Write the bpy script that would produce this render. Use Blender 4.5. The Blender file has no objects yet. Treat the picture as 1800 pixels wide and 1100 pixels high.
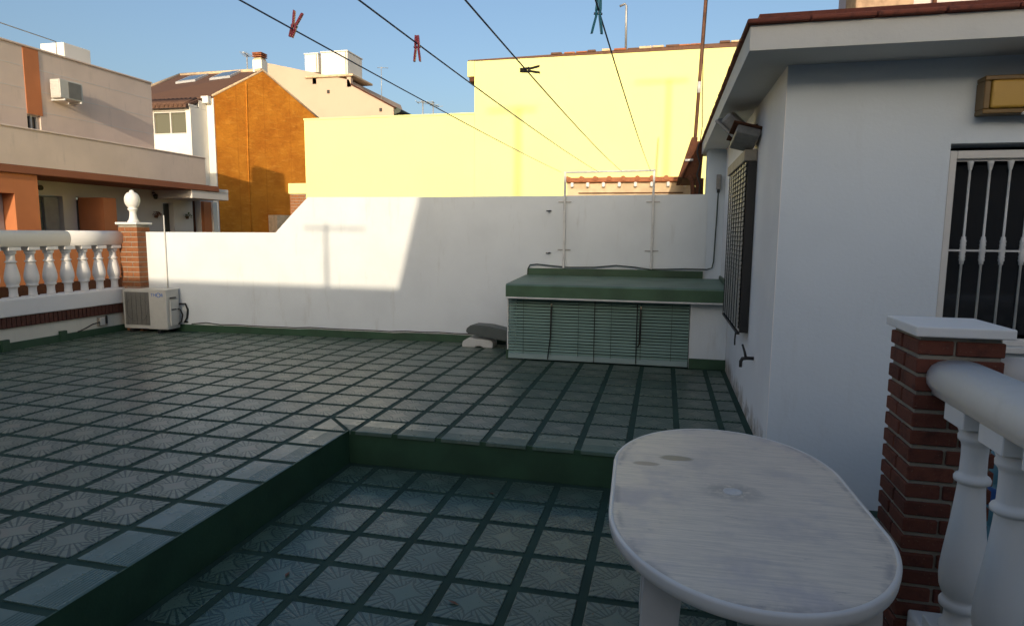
import bpy, bmesh, math, random
from mathutils import Vector, Matrix
random.seed(7)
scene = bpy.context.scene
COL = scene.collection

# ------------------------------------------------------------------ camera
T = 0.30                                   # tile pitch
LZ = -0.224                                # lower floor level
CAM = Vector((2.2735, -4.0570, 1.3131))
yaw, pitch, roll = -0.2306, 0.1238, 0.0085
cy_, sy_, cp_, sp_ = math.cos(yaw), math.sin(yaw), math.cos(pitch), math.sin(pitch)
fwd = Vector((sy_*cp_, cy_*cp_, -sp_)); rgt = Vector((cy_, -sy_, 0)); upv = rgt.cross(fwd)
r2 = math.cos(roll)*rgt + math.sin(roll)*upv
u2 = -math.sin(roll)*rgt + math.cos(roll)*upv
cam_d = bpy.data.cameras.new('camera'); cam = bpy.data.objects.new('camera', cam_d); COL.objects.link(cam)
cam.matrix_world = Matrix(((r2.x, u2.x, -fwd.x, CAM.x), (r2.y, u2.y, -fwd.y, CAM.y), (r2.z, u2.z, -fwd.z, CAM.z), (0, 0, 0, 1)))
cam_d.sensor_width = 36; cam_d.lens = 1130.1/1800*36; cam_d.clip_start = 0.02; cam_d.clip_end = 2000
scene.camera = cam

# ------------------------------------------------------------------ sky, sun, exposure
KX, MZ = 0.11, 0.21                        # sun ray slopes per metre of y
SUN = Vector((KX, -1.0, MZ)).normalized()          # towards the sun
w = bpy.data.worlds.new('World'); scene.world = w; w.use_nodes = True
nt = w.node_tree; bg = nt.nodes['Background']
sky = nt.nodes.new('ShaderNodeTexSky'); sky.sky_type = 'NISHITA'; sky.sun_disc = False
sky.sun_elevation = math.asin(SUN.z); sky.sun_rotation = math.atan2(SUN.x, SUN.y)
sky.altitude = 0; sky.air_density = 1.0; sky.dust_density = 4.4; sky.ozone_density = 2.1
nt.links.new(sky.outputs[0], bg.inputs[0]); bg.inputs[1].default_value = 0.15
sd = bpy.data.lights.new('sun', 'SUN'); so = bpy.data.objects.new('sun', sd); COL.objects.link(so)
sd.energy = 2.65; sd.angle = math.radians(0.53); sd.color = (1.0, 0.84, 0.62)
so.rotation_euler = SUN.to_track_quat('Z', 'Y').to_euler()
scene.view_settings.view_transform = 'Standard'; scene.view_settings.look = 'None'
scene.view_settings.exposure = 0.56; scene.view_settings.gamma = 1.0

# ------------------------------------------------------------------ node helpers
class X:
    """socket wrapper: arithmetic makes Math nodes"""
    def __init__(s, nt, k): s.nt = nt; s.k = k
    def _m(s, op, *a):
        n = s.nt.nodes.new('ShaderNodeMath'); n.operation = op
        for i, v in enumerate((s,)+a):
            if isinstance(v, X): s.nt.links.new(v.k, n.inputs[i])
            else: n.inputs[i].default_value = v
        return X(s.nt, n.outputs[0])
    def __add__(s, o): return s._m('ADD', o)
    __radd__ = __add__
    def __sub__(s, o): return s._m('SUBTRACT', o)
    def __rsub__(s, o): return (s*-1.0)+o
    def __mul__(s, o): return s._m('MULTIPLY', o)
    __rmul__ = __mul__
    def __truediv__(s, o): return s._m('DIVIDE', o)
    def fn(s, op, *a): return s._m(op, *a)
    def smooth(s, a, b):
        n = s.nt.nodes.new('ShaderNodeMapRange'); n.interpolation_type = 'SMOOTHSTEP'
        s.nt.links.new(s.k, n.inputs[0]); n.inputs[1].default_value = a; n.inputs[2].default_value = b
        return X(s.nt, n.outputs[0])
    def clamp(s): return s._m('MAXIMUM', 0.0)._m('MINIMUM', 1.0)

MATS = {}
class Mat:
    def __init__(s, name, rough=0.6, spec=0.5, metal=0.0):
        s.m = bpy.data.materials.new(name); s.m.use_nodes = True; s.nt = s.m.node_tree
        s.b = s.nt.nodes['Principled BSDF']; s.b.inputs['Roughness'].default_value = rough
        s.b.inputs['Specular IOR Level'].default_value = spec; s.b.inputs['Metallic'].default_value = metal
        MATS[name] = s.m
    def node(s, t): return s.nt.nodes.new(t)
    def link(s, a, b): s.nt.links.new(a.k if isinstance(a, X) else a, b)
    def pos(s):
        if not hasattr(s, '_p'): s._p = s.node('ShaderNodeNewGeometry').outputs['Position']
        return s._p
    def obj(s):
        if not hasattr(s, '_o'): s._o = s.node('ShaderNodeTexCoord').outputs['Object']
        return s._o
    def xyz(s, v=None):
        n = s.node('ShaderNodeSeparateXYZ'); s.link(v or s.pos(), n.inputs[0]); return [X(s.nt, o) for o in n.outputs]
    def noise(s, scale, detail=4, rough=0.55, stretch=None, vec=None):
        v = vec or s.pos()
        if stretch:
            mp = s.node('ShaderNodeMapping'); s.link(v, mp.inputs[0]); mp.inputs[3].default_value = stretch; v = mp.outputs[0]
        n = s.node('ShaderNodeTexNoise'); s.link(v, n.inputs['Vector'])
        n.inputs['Scale'].default_value = scale; n.inputs['Detail'].default_value = detail; n.inputs['Roughness'].default_value = rough
        return X(s.nt, n.outputs[0])
    def rand(s): return X(s.nt, s.node('ShaderNodeObjectInfo').outputs['Random'])
    def mix(s, f, a, b):
        n = s.node('ShaderNodeMix'); n.data_type = 'RGBA'
        if isinstance(f, X): s.link(f, n.inputs[0])
        else: n.inputs[0].default_value = f
        for v, i in ((a, 6), (b, 7)):
            if isinstance(v, tuple): n.inputs[i].default_value = (*v, 1)
            else: s.link(v, n.inputs[i])
        return n.outputs[2]
    def color(s, c):
        if isinstance(c, tuple): s.b.inputs['Base Color'].default_value = (*c, 1)
        else: s.link(c, s.b.inputs['Base Color'])
        return s
    def rough(s, r): s.link(r, s.b.inputs['Roughness']); return s
    def bump(s, h, strength=0.3, dist=0.01):
        n = s.node('ShaderNodeBump'); n.inputs['Strength'].default_value = strength; n.inputs['Distance'].default_value = dist
        s.link(h, n.inputs['Height']); s.link(n.outputs[0], s.b.inputs['Normal']); return s

def dim(c, k): return tuple(v*k for v in c)
def plaster(name, c, rough=0.85, var=0.12, scale=1.6, bump=0.25, bscale=45, dirt=(0.30, 0.26, 0.20), dirt_amt=0.25, streak=True):
    m = Mat(name, rough, 0.3)
    n1 = m.noise(scale, 5); n2 = m.noise(9, 6, 0.65, (1, 1, 0.18) if streak else None)
    col = m.mix(n1.smooth(0.35, 0.7), c, dim(c, 1-var))
    col = m.mix(n2.smooth(0.56, 0.80)*dirt_amt, col, dirt)
    m.color(col); m.bump(m.noise(bscale, 4, 0.6)+m.noise(7, 2)*0.6, bump, 0.006)
    return m
def plain(name, c, rough=0.5, spec=0.5, metal=0.0, var=0.15, scale=8, bump=0.0):
    m = Mat(name, rough, spec, metal); n = m.noise(scale, 5)
    m.color(m.mix(n.smooth(0.3, 0.75), c, dim(c, 1-var)))
    if bump: m.bump(m.noise(scale*6, 4), bump, 0.004)
    return m

# ---- materials
def tile_material(name, ox, oy, wear):
    m = Mat(name, 0.4, 0.42)
    x, y, z = m.xyz()
    px = ((x-ox)/T).fn('FRACT')-0.5; py = ((y-oy)/T).fn('FRACT')-0.5
    r = (px*px+py*py).fn('SQRT'); th = py.fn('ARCTAN2', px)
    ax = px.fn('ABSOLUTE'); ay = py.fn('ABSOLUTE')
    # four-pointed star in the middle: concave diamond
    star = (ax.fn('POWER', 0.62)+ay.fn('POWER', 0.62))
    starm = 1.0-star.smooth(0.495, 0.52); ring = star.smooth(0.51, 0.535)*(1.0-star.smooth(0.565, 0.60))
    # radial ridges, broken into leaves
    rid = (th*26.0).fn('SINE').smooth(-0.75, -0.05)
    rid = rid*(1.0-((th*4.0).fn('COSINE').smooth(-0.2, 0.3)*(1.0-(r-0.33).fn('ABSOLUTE').smooth(0.012, 0.035))))
    # half flowers on the middle of the sides
    def flower(cx, cy):
        dx = px-cx; dy = py-cy; q = (dx*dx+dy*dy).fn('SQRT'); t = dy.fn('ARCTAN2', dx)
        pet = (t*11.0).fn('SINE').smooth(-0.5, 0.1)*q.smooth(0.015, 0.03)
        return pet, (1.0-q.smooth(0.17, 0.20))
    h = rid
    for cxy in ((0, .45), (0, -.45), (.45, 0), (-.45, 0)):
        p, k = flower(*cxy); h = h*(1.0-k)+p*k
    # ring grooves between leaves
    d = ax+ay
    h = h*(1.0-((d-0.48).fn('ABSOLUTE').smooth(0.0, 0.025)*-1.0+1.0)*0.8)
    h = h*(1.0-ring*0.85)
    h = h*(1.0-starm)+starm
    wn = m.noise(5.5, 5, 0.6); wf = m.noise(90, 3, 0.6); tn = m.noise(1.3, 3)
    rd = m.rand()
    cell = m.node('ShaderNodeTexWhiteNoise'); cell.noise_dimensions = '2D'
    cb = m.node('ShaderNodeCombineXYZ'); m.link(((x-ox)/T).fn('FLOOR'), cb.inputs[0]); m.link(((y-oy)/T).fn('FLOOR'), cb.inputs[1]); m.link(cb.outputs[0], cell.inputs['Vector'])
    cv = X(m.nt, cell.outputs[0])
    wearf = (wn*0.55+cv*0.35+wf*0.25+(wear-0.55)).smooth(0.25, 0.75)
    top = m.mix(wearf, (0.078, 0.128, 0.094), (0.172, 0.196, 0.146))
    top = m.mix((starm*wearf*m.noise(14, 3).smooth(0.4, 0.7))*0.5, top, (0.215, 0.165, 0.135))
    top = m.mix(tn.smooth(0.35, 0.7)*0.35, top, (0.085, 0.115, 0.105))
    groove = (0.026, 0.055, 0.045)
    spots = m.noise(160, 2, 0.5).smooth(0.70, 0.78)*0.5
    col = m.mix(h, groove, top); col = m.mix(spots, col, (0.05, 0.06, 0.05))
    pud = m.noise(0.9, 6, 0.65); col = m.mix(pud.smooth(0.52, 0.60)*(1.0-pud.smooth(0.60, 0.70))*0.35, col, (0.055, 0.070, 0.055)); col = m.mix(m.noise(2.6, 7, 0.7).smooth(0.56, 0.72)*0.4, col, (0.125, 0.125, 0.098))
    m.color(col)
    m.rough(wf*0.18+wearf*0.06+m.noise(1.7, 5, 0.6)*0.12+0.15)
    m.bump(h*1.0+wf*0.12, 0.40, 0.0018)
    return m
tile_material('tile_upper', 0.0, 0.0, 0.60)
tile_material('tile_lower', 0.490, -0.5846, 0.12)
m = Mat('nosing', 0.34, 0.5); x, y, z = m.xyz(); n = m.noise(7, 4); n2 = m.noise(1.2, 3)
m.color(m.mix(n.smooth(.35, .75), m.mix(n2.smooth(.4, .6), (0.088, 0.138, 0.106), (0.118, 0.150, 0.118)), (0.066, 0.112, 0.086))); m.bump(m.noise(60, 3), 0.12, 0.002)
m.rough(n*0.22+m.noise(1.5, 4)*.14+0.10)
def green_paint(name, c, rough):
    m = Mat(name, rough, 0.5); n = m.noise(4, 5); n2 = m.noise(30, 4, .65)
    col = m.mix(n.smooth(.35, .7), c, dim(c, .72)); col = m.mix(n2.smooth(.66, .8)*.5, col, (0.10, 0.10, 0.075))
    m.color(col); m.bump(m.noise(50, 4)+m.noise(6, 2), .25, .004); return m
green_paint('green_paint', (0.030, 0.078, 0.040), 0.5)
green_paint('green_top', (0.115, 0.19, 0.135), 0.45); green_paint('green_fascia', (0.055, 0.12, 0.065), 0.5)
green_paint('green_floor', (0.026, 0.058, 0.042), 0.8); MATS['green_floor'].node_tree.nodes['Principled BSDF'].inputs['Specular IOR Level'].default_value = 0.25
plaster('white_wall', (0.665, 0.70, 0.72), var=0.08, dirt_amt=0.26)
plaster('house_white', (0.63, 0.685, 0.735), var=0.06, dirt_amt=0.10)
# side wall of the house: damp rusty patches low down
m = Mat('house_side_white', 0.85, 0.3); x, y, z = m.xyz()
low = 1.0-z.smooth(0.0, 0.42); n = m.noise(6, 6, .65, (1, 1, .35)); n2 = m.noise(14, 5, .6)
col = m.mix(m.noise(1.6, 4).smooth(.35, .7), (0.84, 0.82, 0.80), (0.76, 0.74, 0.73))
col = m.mix((low*n).smooth(.34, .62)*.75, col, (0.33, 0.23, 0.13)); col = m.mix((low*n2).smooth(.42, .6)*.6, col, (0.16, 0.13, 0.09))
m.color(col); m.bump(m.noise(45, 4)+m.noise(7, 2)*.6, .25, .006)
plaster('kerb_white', (0.68, 0.64, 0.54), var=.1, dirt_amt=.4)
plaster('baluster_white', (0.76, 0.74, 0.71), rough=.6, var=.06, bump=.08, dirt_amt=.15)
plaster('yellow_wall', (0.86, 0.84, 0.34), var=.04, scale=.8, bump=.2, bscale=20, dirt=(.62, .48, .24), dirt_amt=.15)
plaster('beige_wall', (0.55, 0.42, 0.32), var=.08, scale=.6, dirt_amt=.15)
plaster('left_stone', (0.74, 0.60, 0.51), var=.10, scale=1.1, dirt=(.33, .29, .25), dirt_amt=.35)
plaster('left_plaster', (0.70, 0.66, 0.63), var=.06, dirt_amt=.12)
plaster('terracotta_shaded', (0.30, 0.115, 0.062), var=.1, dirt_amt=.1)  # terracotta copy darkened for the balcony slab, shade put into the colour
plaster('terracotta', (0.56, 0.205, 0.085), var=.10, dirt_amt=.1)
plaster('facade_white', (0.80, 0.77, 0.70), var=.04, dirt_amt=.08)
plaster('cream_wall', (0.66, 0.50, 0.33), var=.25, scale=5, dirt=(.36, .22, .12), dirt_amt=.5, streak=False)
plaster('pink_wall', (0.58, 0.50, 0.50), var=.06)
plaster('rough_render', (0.42, 0.29, 0.20), var=.35, scale=6, bump=.8, bscale=14, dirt_amt=.5)
plaster('soffit', (0.60, 0.60, 0.58), var=.08, dirt_amt=.15, streak=False)
plaster('mortar', (0.30, 0.275, 0.225), rough=.95, var=.2, scale=10, bump=.6, bscale=120, dirt_amt=.3, streak=False)
plaster('asphalt', (0.055, 0.055, 0.055), var=.2, streak=False)
plaster('rear_wall', (0.34, 0.33, 0.31), var=.1)
# sprayed foam gable
m = Mat('foam_gable', 0.9, 0.2); n = m.noise(1.2, 6, .6); n2 = m.noise(4, 5, .6, (1, .5, 2.2)); x, y, z = m.xyz()
seam = ((y/1.05).fn('FRACT')-0.5).fn('ABSOLUTE').smooth(.0, .035)
c = m.mix(n.smooth(.3, .7), (0.56, 0.215, 0.022), (0.42, 0.14, 0.014)); c = m.mix(n2.smooth(.5, .72)*.5, c, (0.66, 0.29, 0.045))
c = m.mix((1.0-seam)*.35, c, (0.34, .11, .012)); m.color(c); m.bump(n2+m.noise(4, 5)*.8, .6, .05)
# brick
def brick(name, a, b, dark):
    m = Mat(name, 0.85, 0.25); r = m.rand(); n = m.noise(22, 5, .65); n2 = m.noise(120, 3)
    c = m.mix(r, a, b); c = m.mix(n.smooth(.45, .75)*.7, c, dark); c = m.mix(n2.smooth(.62, .75)*.35, c, (0.35, .22, .15))
    m.color(c); m.bump(n+n2*.5, .5, .004); return m
brick('brick_red', (0.165, 0.054, 0.034), (0.105, 0.034, 0.023), (0.045, 0.019, 0.015))
brick('brick_orange', (0.30, 0.125, 0.050), (0.25, 0.095, 0.04), (0.14, 0.05, 0.025))
brick('brick_brown', (0.115, 0.045, 0.030), (0.085, 0.033, 0.024), (0.045, 0.022, 0.018))
brick('roof_red', (0.23, 0.070, 0.045), (0.16, 0.05, 0.035), (0.07, 0.03, 0.025))
brick('roof_brown', (0.155, 0.085, 0.058), (0.12, 0.066, 0.046), (0.07, 0.042, 0.034))
brick('tile_orange', (0.42, 0.17, 0.08), (0.33, 0.11, 0.05), (0.16, .07, .04))
brick('timber_brown', (0.115, 0.045, 0.024), (0.08, 0.03, 0.018), (0.035, .016, .011))
# table
m = Mat('table_plastic', 0.42, 0.45); o = m.obj(); ox, oy, oz = m.xyz(o)
grain = m.noise(9, 7, .65, (0.9, 16, 1), o); blot = m.noise(4.5, 5, .6, None, o); fine = m.noise(60, 4, .6, (.3, 6, 1), o)
c = m.mix(grain.smooth(.35, .68), (0.74, 0.635, 0.52), (0.585, 0.505, 0.425)); c = m.mix(blot.smooth(.48, .72)*.55, c, (0.46, 0.41, 0.385))
c = m.mix(fine.smooth(.6, .75)*.35, c, (0.25, 0.23, .24))
lil = m.noise(2.3, 6, .65, None, o); c = m.mix(lil.smooth(.5, .68)*.55, c, (0.40, 0.365, 0.405)); c = m.mix(m.noise(11, 6, .7, (1, 3, 1), o).smooth(.60, .74)*.5, c, (0.24, 0.215, 0.215))
hr = ((ox*ox)+(oy*oy)*1.6).fn('SQRT'); c = m.mix((1.0-hr.smooth(.03, .13))*m.noise(30, 4, .6, None, o).smooth(.4, .6)*.5, c, (0.20, .18, .17))
ed = ((ox/.37).fn('ABSOLUTE').fn('POWER', 2.6)+(oy/.67).fn('ABSOLUTE').fn('POWER', 2.6)); c = m.mix(ed.smooth(.86, .97)*(1.0-ed.smooth(.97, 1.06))*m.noise(9, 5, .7, None, o).smooth(.4, .6)*.55, c, (0.22, 0.20, 0.21))
def stain(cx, cy, a, b):
    dx = (ox-cx)/a; dy = (oy-cy)/b; return 1.0-((dx*dx+dy*dy).fn('SQRT')+(m.noise(18, 3, .5, None, o)-.5)*.5).smooth(.7, 1.0)
c = m.mix(stain(-.160, .285, .070, .034)*.85, c, (0.27, 0.22, 0.15)); c = m.mix(stain(-.268, .205, .052, .024)*.75, c, (0.30, 0.22, 0.16))
m.color(c); m.rough(blot*.25+.3); m.bump(grain+fine*.5, .08, .002)
plain('table_rim', (0.70, 0.66, 0.62), .38, var=.12, scale=7)
plain('table_leg', (0.62, 0.59, 0.56), .45, var=.12, scale=5)
plain('ac_white', (0.52, 0.51, 0.47), .45, var=.10, scale=6)
plain('ac_grey', (0.185, 0.18, 0.165), .6)
plain('ac_dark', (0.05, 0.05, 0.05), .6)
plain('logo_blue', (0.05, 0.16, 0.50), .5, var=.02)
plain('black_plastic', (0.016, 0.016, 0.016), .5)
plain('cable_black', (0.020, 0.020, 0.018), .6)
plain('cable_green', (0.045, 0.06, 0.045), .6)
plain('cable_white', (0.55, 0.54, 0.5), .6)
plain('grey_case', (0.085, 0.098, 0.092), .5, bump=.1)
plain('white_plastic', (0.56, 0.56, 0.53), .45)
plain('steel_white', (0.60, 0.60, 0.59), .4, var=.2, scale=15)
plain('steel_grey', (0.42, 0.42, 0.41), .4, metal=.3, var=.25, scale=12)
plain('galvanised', (0.40, 0.40, 0.40), .45, metal=.6)
plain('rust_pole', (0.15, 0.065, 0.035), .8, var=.5, scale=9)
plain('slat', (0.195, 0.30, 0.265), .42, var=.14, scale=4)
plain('slat_light', (0.28, 0.37, 0.36), .42, var=.12, scale=4)
plain('slat_shade', (0.33, 0.315, 0.28), .5, var=.2, scale=4)
plain('trim_white', (0.66, 0.66, 0.63), .5)
plain('frame_cream', (0.60, 0.58, 0.55), .5, var=.08)
plain('board_weathered', (0.42, 0.36, 0.28), .7, var=.3, scale=9)
plain('lamp_amber', (0.46, 0.27, 0.045), .35, var=.12, scale=3)
plain('lamp_frame', (0.16, 0.09, 0.022), .4)
plain('peg_red', (0.62, 0.020, 0.065), .35, var=.1)
plain('peg_dark', (0.05, 0.035, 0.010), .5)
plain('peg_teal', (0.012, 0.27, 0.33), .35, var=.1)
plain('line_blue', (0.07, 0.10, 0.145), .5)
plain('shutter_grey', (0.36, 0.345, 0.34), .6)
plain('door_dark', (0.05, 0.055, 0.05), .35)
plain('curtain', (0.17, 0.20, 0.18), .8, var=.4, scale=14)
plain('drum_blue', (0.10, 0.27, 0.34), .4)
plain('drum_label', (0.02, 0.10, 0.33), .4)
plain('leaf_green', (0.07, 0.13, 0.025), .6, var=.4, scale=40)
plain('pot_brown', (0.17, 0.07, 0.04), .8)
plain('lamp_black', (0.03, 0.025, 0.022), .5)
plain('flood_grey', (0.30, 0.285, 0.265), .55, var=.3, scale=20, bump=.2)
plain('skylight_frame', (0.42, 0.43, 0.45), .4)
plain('dark_room', (0.02, 0.02, 0.02), .9)  # near-black, puts the shade behind glass and slats into the colour
def glass(name, c, rough=.05):
    m = Mat(name, rough, 0.6); m.color(c); m.rough(m.noise(3, 3)*.06+rough); return m
glass('glass_dark', (0.012, 0.013, 0.015)); glass('glass_olive', (0.13, 0.125, 0.085), .12); glass('glass_sky', (0.10, 0.13, 0.17), .06)
MATS_ = MATS

# ------------------------------------------------------------------ geometry helpers
def BM(): return bmesh.new()
def box(bm, lo, hi, bev=0.0, seg=1):
    b = bmesh.new(); bmesh.ops.create_cube(b, size=1)
    lo, hi = Vector(lo), Vector(hi)
    for v in b.verts: v.co = Vector((lo[i]+(v.co[i]+.5)*(hi[i]-lo[i]) for i in range(3)))
    if bev: bmesh.ops.bevel(b, geom=b.edges[:], offset=bev, segments=seg, affect='EDGES', profile=.5)
    merge(bm, b); return bm
def merge(bm, b, M=None):
    if M: bmesh.ops.transform(b, matrix=M, verts=b.verts)
    me = bpy.data.meshes.new('tmp'); b.to_mesh(me); b.free(); bm.from_mesh(me); bpy.data.meshes.remove(me)
def prism(bm, pts, axis, a, b):
    """polygon pts (2d) extruded along axis 'x','y','z' from a to b"""
    def P(p, t): return {'x': (t, p[0], p[1]), 'y': (p[0], t, p[1]), 'z': (p[0], p[1], t)}[axis]
    q = bmesh.new(); A = [q.verts.new(P(p, a)) for p in pts]; B = [q.verts.new(P(p, b)) for p in pts]
    q.faces.new(A); q.faces.new(B[::-1]); n = len(pts)
    for i in range(n): q.faces.new((A[i], B[i], B[(i+1) % n], A[(i+1) % n]))
    bmesh.ops.recalc_face_normals(q, faces=q.faces[:]); merge(bm, q); return bm
def tube(bm, path, r, n=8, cap=True):
    path = [Vector(p) for p in path]; q = bmesh.new(); rings = []; ref = None
    for i, p in enumerate(path):
        d = (path[min(i+1, len(path)-1)]-path[max(i-1, 0)]).normalized()
        if ref is None: ref = d.orthogonal().normalized()
        ref = (ref-d*ref.dot(d)).normalized(); s = d.cross(ref)
        rr = r[i] if isinstance(r, (list, tuple)) else r
        rings.append([q.verts.new(p+rr*(math.cos(2*math.pi*k/n)*ref+math.sin(2*math.pi*k/n)*s)) for k in range(n)])
    for a, b in zip(rings, rings[1:]):
        for k in range(n): f = q.faces.new((a[k], a[(k+1) % n], b[(k+1) % n], b[k])); f.smooth = True
    if cap: q.faces.new(rings[0][::-1]); q.faces.new(rings[-1])
    bmesh.ops.recalc_face_normals(q, faces=q.faces[:]); merge(bm, q); return bm
def lathe(bm, prof, c, n=24, smooth=True):
    q = bmesh.new(); rings = [[q.verts.new((c[0]+r*math.cos(2*math.pi*k/n), c[1]+r*math.sin(2*math.pi*k/n), c[2]+z)) for k in range(n)] for r, z in prof]
    for a, b in zip(rings, rings[1:]):
        for k in range(n): f = q.faces.new((a[k], a[(k+1) % n], b[(k+1) % n], b[k])); f.smooth = smooth
    q.faces.new(rings[0][::-1]); q.faces.new(rings[-1])
    bmesh.ops.recalc_face_normals(q, faces=q.faces[:]); merge(bm, q); return bm
def mesh_of(bm, name, mat):
    me = bpy.data.meshes.new(name); bm.to_mesh(me); bm.free(); me.materials.append(MATS[mat]); return me
ORG = {}
def put(o, parent, origin):
    COL.objects.link(o)
    if parent is not None: o.parent = parent
    ORG[o.name] = origin
    return o
def thing(name, label, cat, loc, group=None):
    o = bpy.data.objects.new(name, None); o.empty_display_size = .1; o.location = loc; put(o, None, Vector(loc))
    o['label'] = label; o['category'] = cat
    if group: o['group'] = group
    return o
def tag(o, label, cat, group=None):
    o['label'] = label; o['category'] = cat
    if group: o['group'] = group
    return o
def part(name, bm, mat, parent=None, label=None):
    """bm in world coordinates"""
    org = ORG[parent.name] if parent is not None else Vector((0, 0, 0))
    bmesh.ops.translate(bm, verts=bm.verts, vec=-org)
    o = bpy.data.objects.new(name, mesh_of(bm, name, mat)); put(o, parent, org)
    if label: o['label'] = label
    return o
def single(name, bm, mat, label, cat, group=None):
    """one-mesh thing, origin at its base centre"""
    vs = [v.co for v in bm.verts]; lo = [min(v[i] for v in vs) for i in range(3)]; hi = [max(v[i] for v in vs) for i in range(3)]
    org = Vector(((lo[0]+hi[0])/2, (lo[1]+hi[1])/2, lo[2])); bmesh.ops.translate(bm, verts=bm.verts, vec=-org)
    o = bpy.data.objects.new(name, mesh_of(bm, name, mat)); put(o, None, org); o.location = org
    return tag(o, label, cat, group)
def structure(name, bm, mat):
    o = part(name, bm, mat); o['kind'] = 'structure'; return o
def inst(name, me, loc, parent, rot=None):
    o = bpy.data.objects.new(name, me); org = ORG[parent.name]; o.location = Vector(loc)-org
    if rot: o.rotation_euler = rot
    put(o, parent, Vector(loc)); return o
def bx(lo, hi, bev=0.0, seg=1): return box(BM(), lo, hi, bev, seg)

# ================================================================== SETTING
structure('ground', bx((-300, -300, -3.9), (300, 300, -3.6)), 'asphalt')
structure('terrace_base', bx((-4.75, -6.2, -3.6), (2.9, 3.2, -0.28)), 'rear_wall')
RX, RY = 0.265, -0.250                     # step edges
# upper floor slab: green painted ground showing in the joints
def yb(x): return 3.20+0.045*(x+1.9)       # front face of the back wall
bm = BM(); prism(bm, [(-4.62, -5.8), (RX-.006, -5.8), (RX-.006, RY+.006), (2.9, RY+.006), (2.9, 3.5), (-4.62, 3.2)], 'z', -0.28, -0.005)
upper = structure('upper_floor', bm, 'green_floor')
lower = structure('lower_floor', bx((RX-.05, -5.8, -0.30), (9, RY+.05, LZ-.005)), 'green_floor')
# risers
part('riser', bx((RX-.006, -5.8, LZ-.003), (RX+.002, RY+.006, -.004)), 'green_paint', upper)
part('riser', bx((RX+.002, RY-.002, LZ-.003), (2.893, RY+.006, -.004)), 'green_paint', upper)

def tile_mesh(w, d, mat, name='floor_tile', h=0.006, bv=0.003):
    bm = BM(); w2, d2 = w/2, d/2
    v = [bm.verts.new(p) for p in [(-w2, -d2, -h), (w2, -d2, -h), (w2, d2, -h), (-w2, d2, -h), (-w2, -d2, -bv*.6), (w2, -d2, -bv*.6), (w2, d2, -bv*.6), (-w2, d2, -bv*.6),
         (-w2+bv, -d2+bv, 0), (w2-bv, -d2+bv, 0), (w2-bv, d2-bv, 0), (-w2+bv, d2-bv, 0)]]
    for i in range(4):
        j = (i+1) % 4; bm.faces.new((v[i], v[j], v[4+j], v[4+i])); bm.faces.new((v[4+i], v[4+j], v[8+j], v[8+i]))
    bm.faces.new(v[8:12]); return mesh_of(bm, name, mat)
J = 0.043                                  # painted joint width
def lay(floor, mat, cells, z, limit):
    cache = {}; cells.sort(key=lambda c: (Vector(((c[0]+c[1])/2, (c[2]+c[3])/2, z))-CAM).length)
    rest = BM()
    for n, (x0, x1, y0, y1) in enumerate(cells):
        wd, dp = round(x1-x0, 4), round(y1-y0, 4); cx, cyy = (x0+x1)/2, (y0+y1)/2
        key = (wd, dp)
        if key not in cache: cache[key] = tile_mesh(wd, dp, mat)
        tz = z+random.uniform(-.0006, .0006)
        if n < limit:
            inst('floor_tile', cache[key], (cx, cyy, tz), floor, (random.uniform(-.0015, .0015), random.uniform(-.0015, .0015), random.uniform(-.003, .003)))
        else:
            b = bmesh.new(); b.from_mesh(cache[key]); merge(rest, b, Matrix.Translation((cx, cyy, tz)))
    if len(rest.verts):
        o = part('far_floor_tiles', rest, mat, floor); o['kind'] = 'stuff'
def cell(x0, x1, y0, y1): return (x0+J/2, x1-J/2, y0+J/2, y1-J/2)
cells = []
for i in range(-16, 10):
    for j in range(-12, 11):
        x0, x1, y0, y1 = i*T, (i+1)*T, j*T, (j+1)*T
        if i >= 0 and j < 0: continue
        x0 = max(x0, -4.60); x1 = min(x1, 2.87)
        ym = yb((x0+x1)/2)-.03
        y1 = min(y1, ym)
        if i >= 0 and x0 > .70 and y1 > 2.42: y1 = min(y1, 2.40)
        if x1-x0 < .09 or y1-y0 < .09: continue
        cells.append(cell(x0, x1, y0, y1))
lay(upper, 'tile_upper', cells, 0.0, 300)
cells = []
for i in range(-1, 12):
    for j in range(-13, 1):
        x0, x1, y0, y1 = .490+i*T, .490+(i+1)*T, -.5846+j*T, -.5846+(j+1)*T
        x0 = max(x0, RX+.02); y1 = min(y1, RY-.03); x1 = min(x1, 3.95)
        if x1-x0 < .08 or y1-y0 < .08: continue
        cells.append(cell(x0, x1, y0, y1))
lay(lower, 'tile_lower', cells, LZ, 300)
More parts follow.
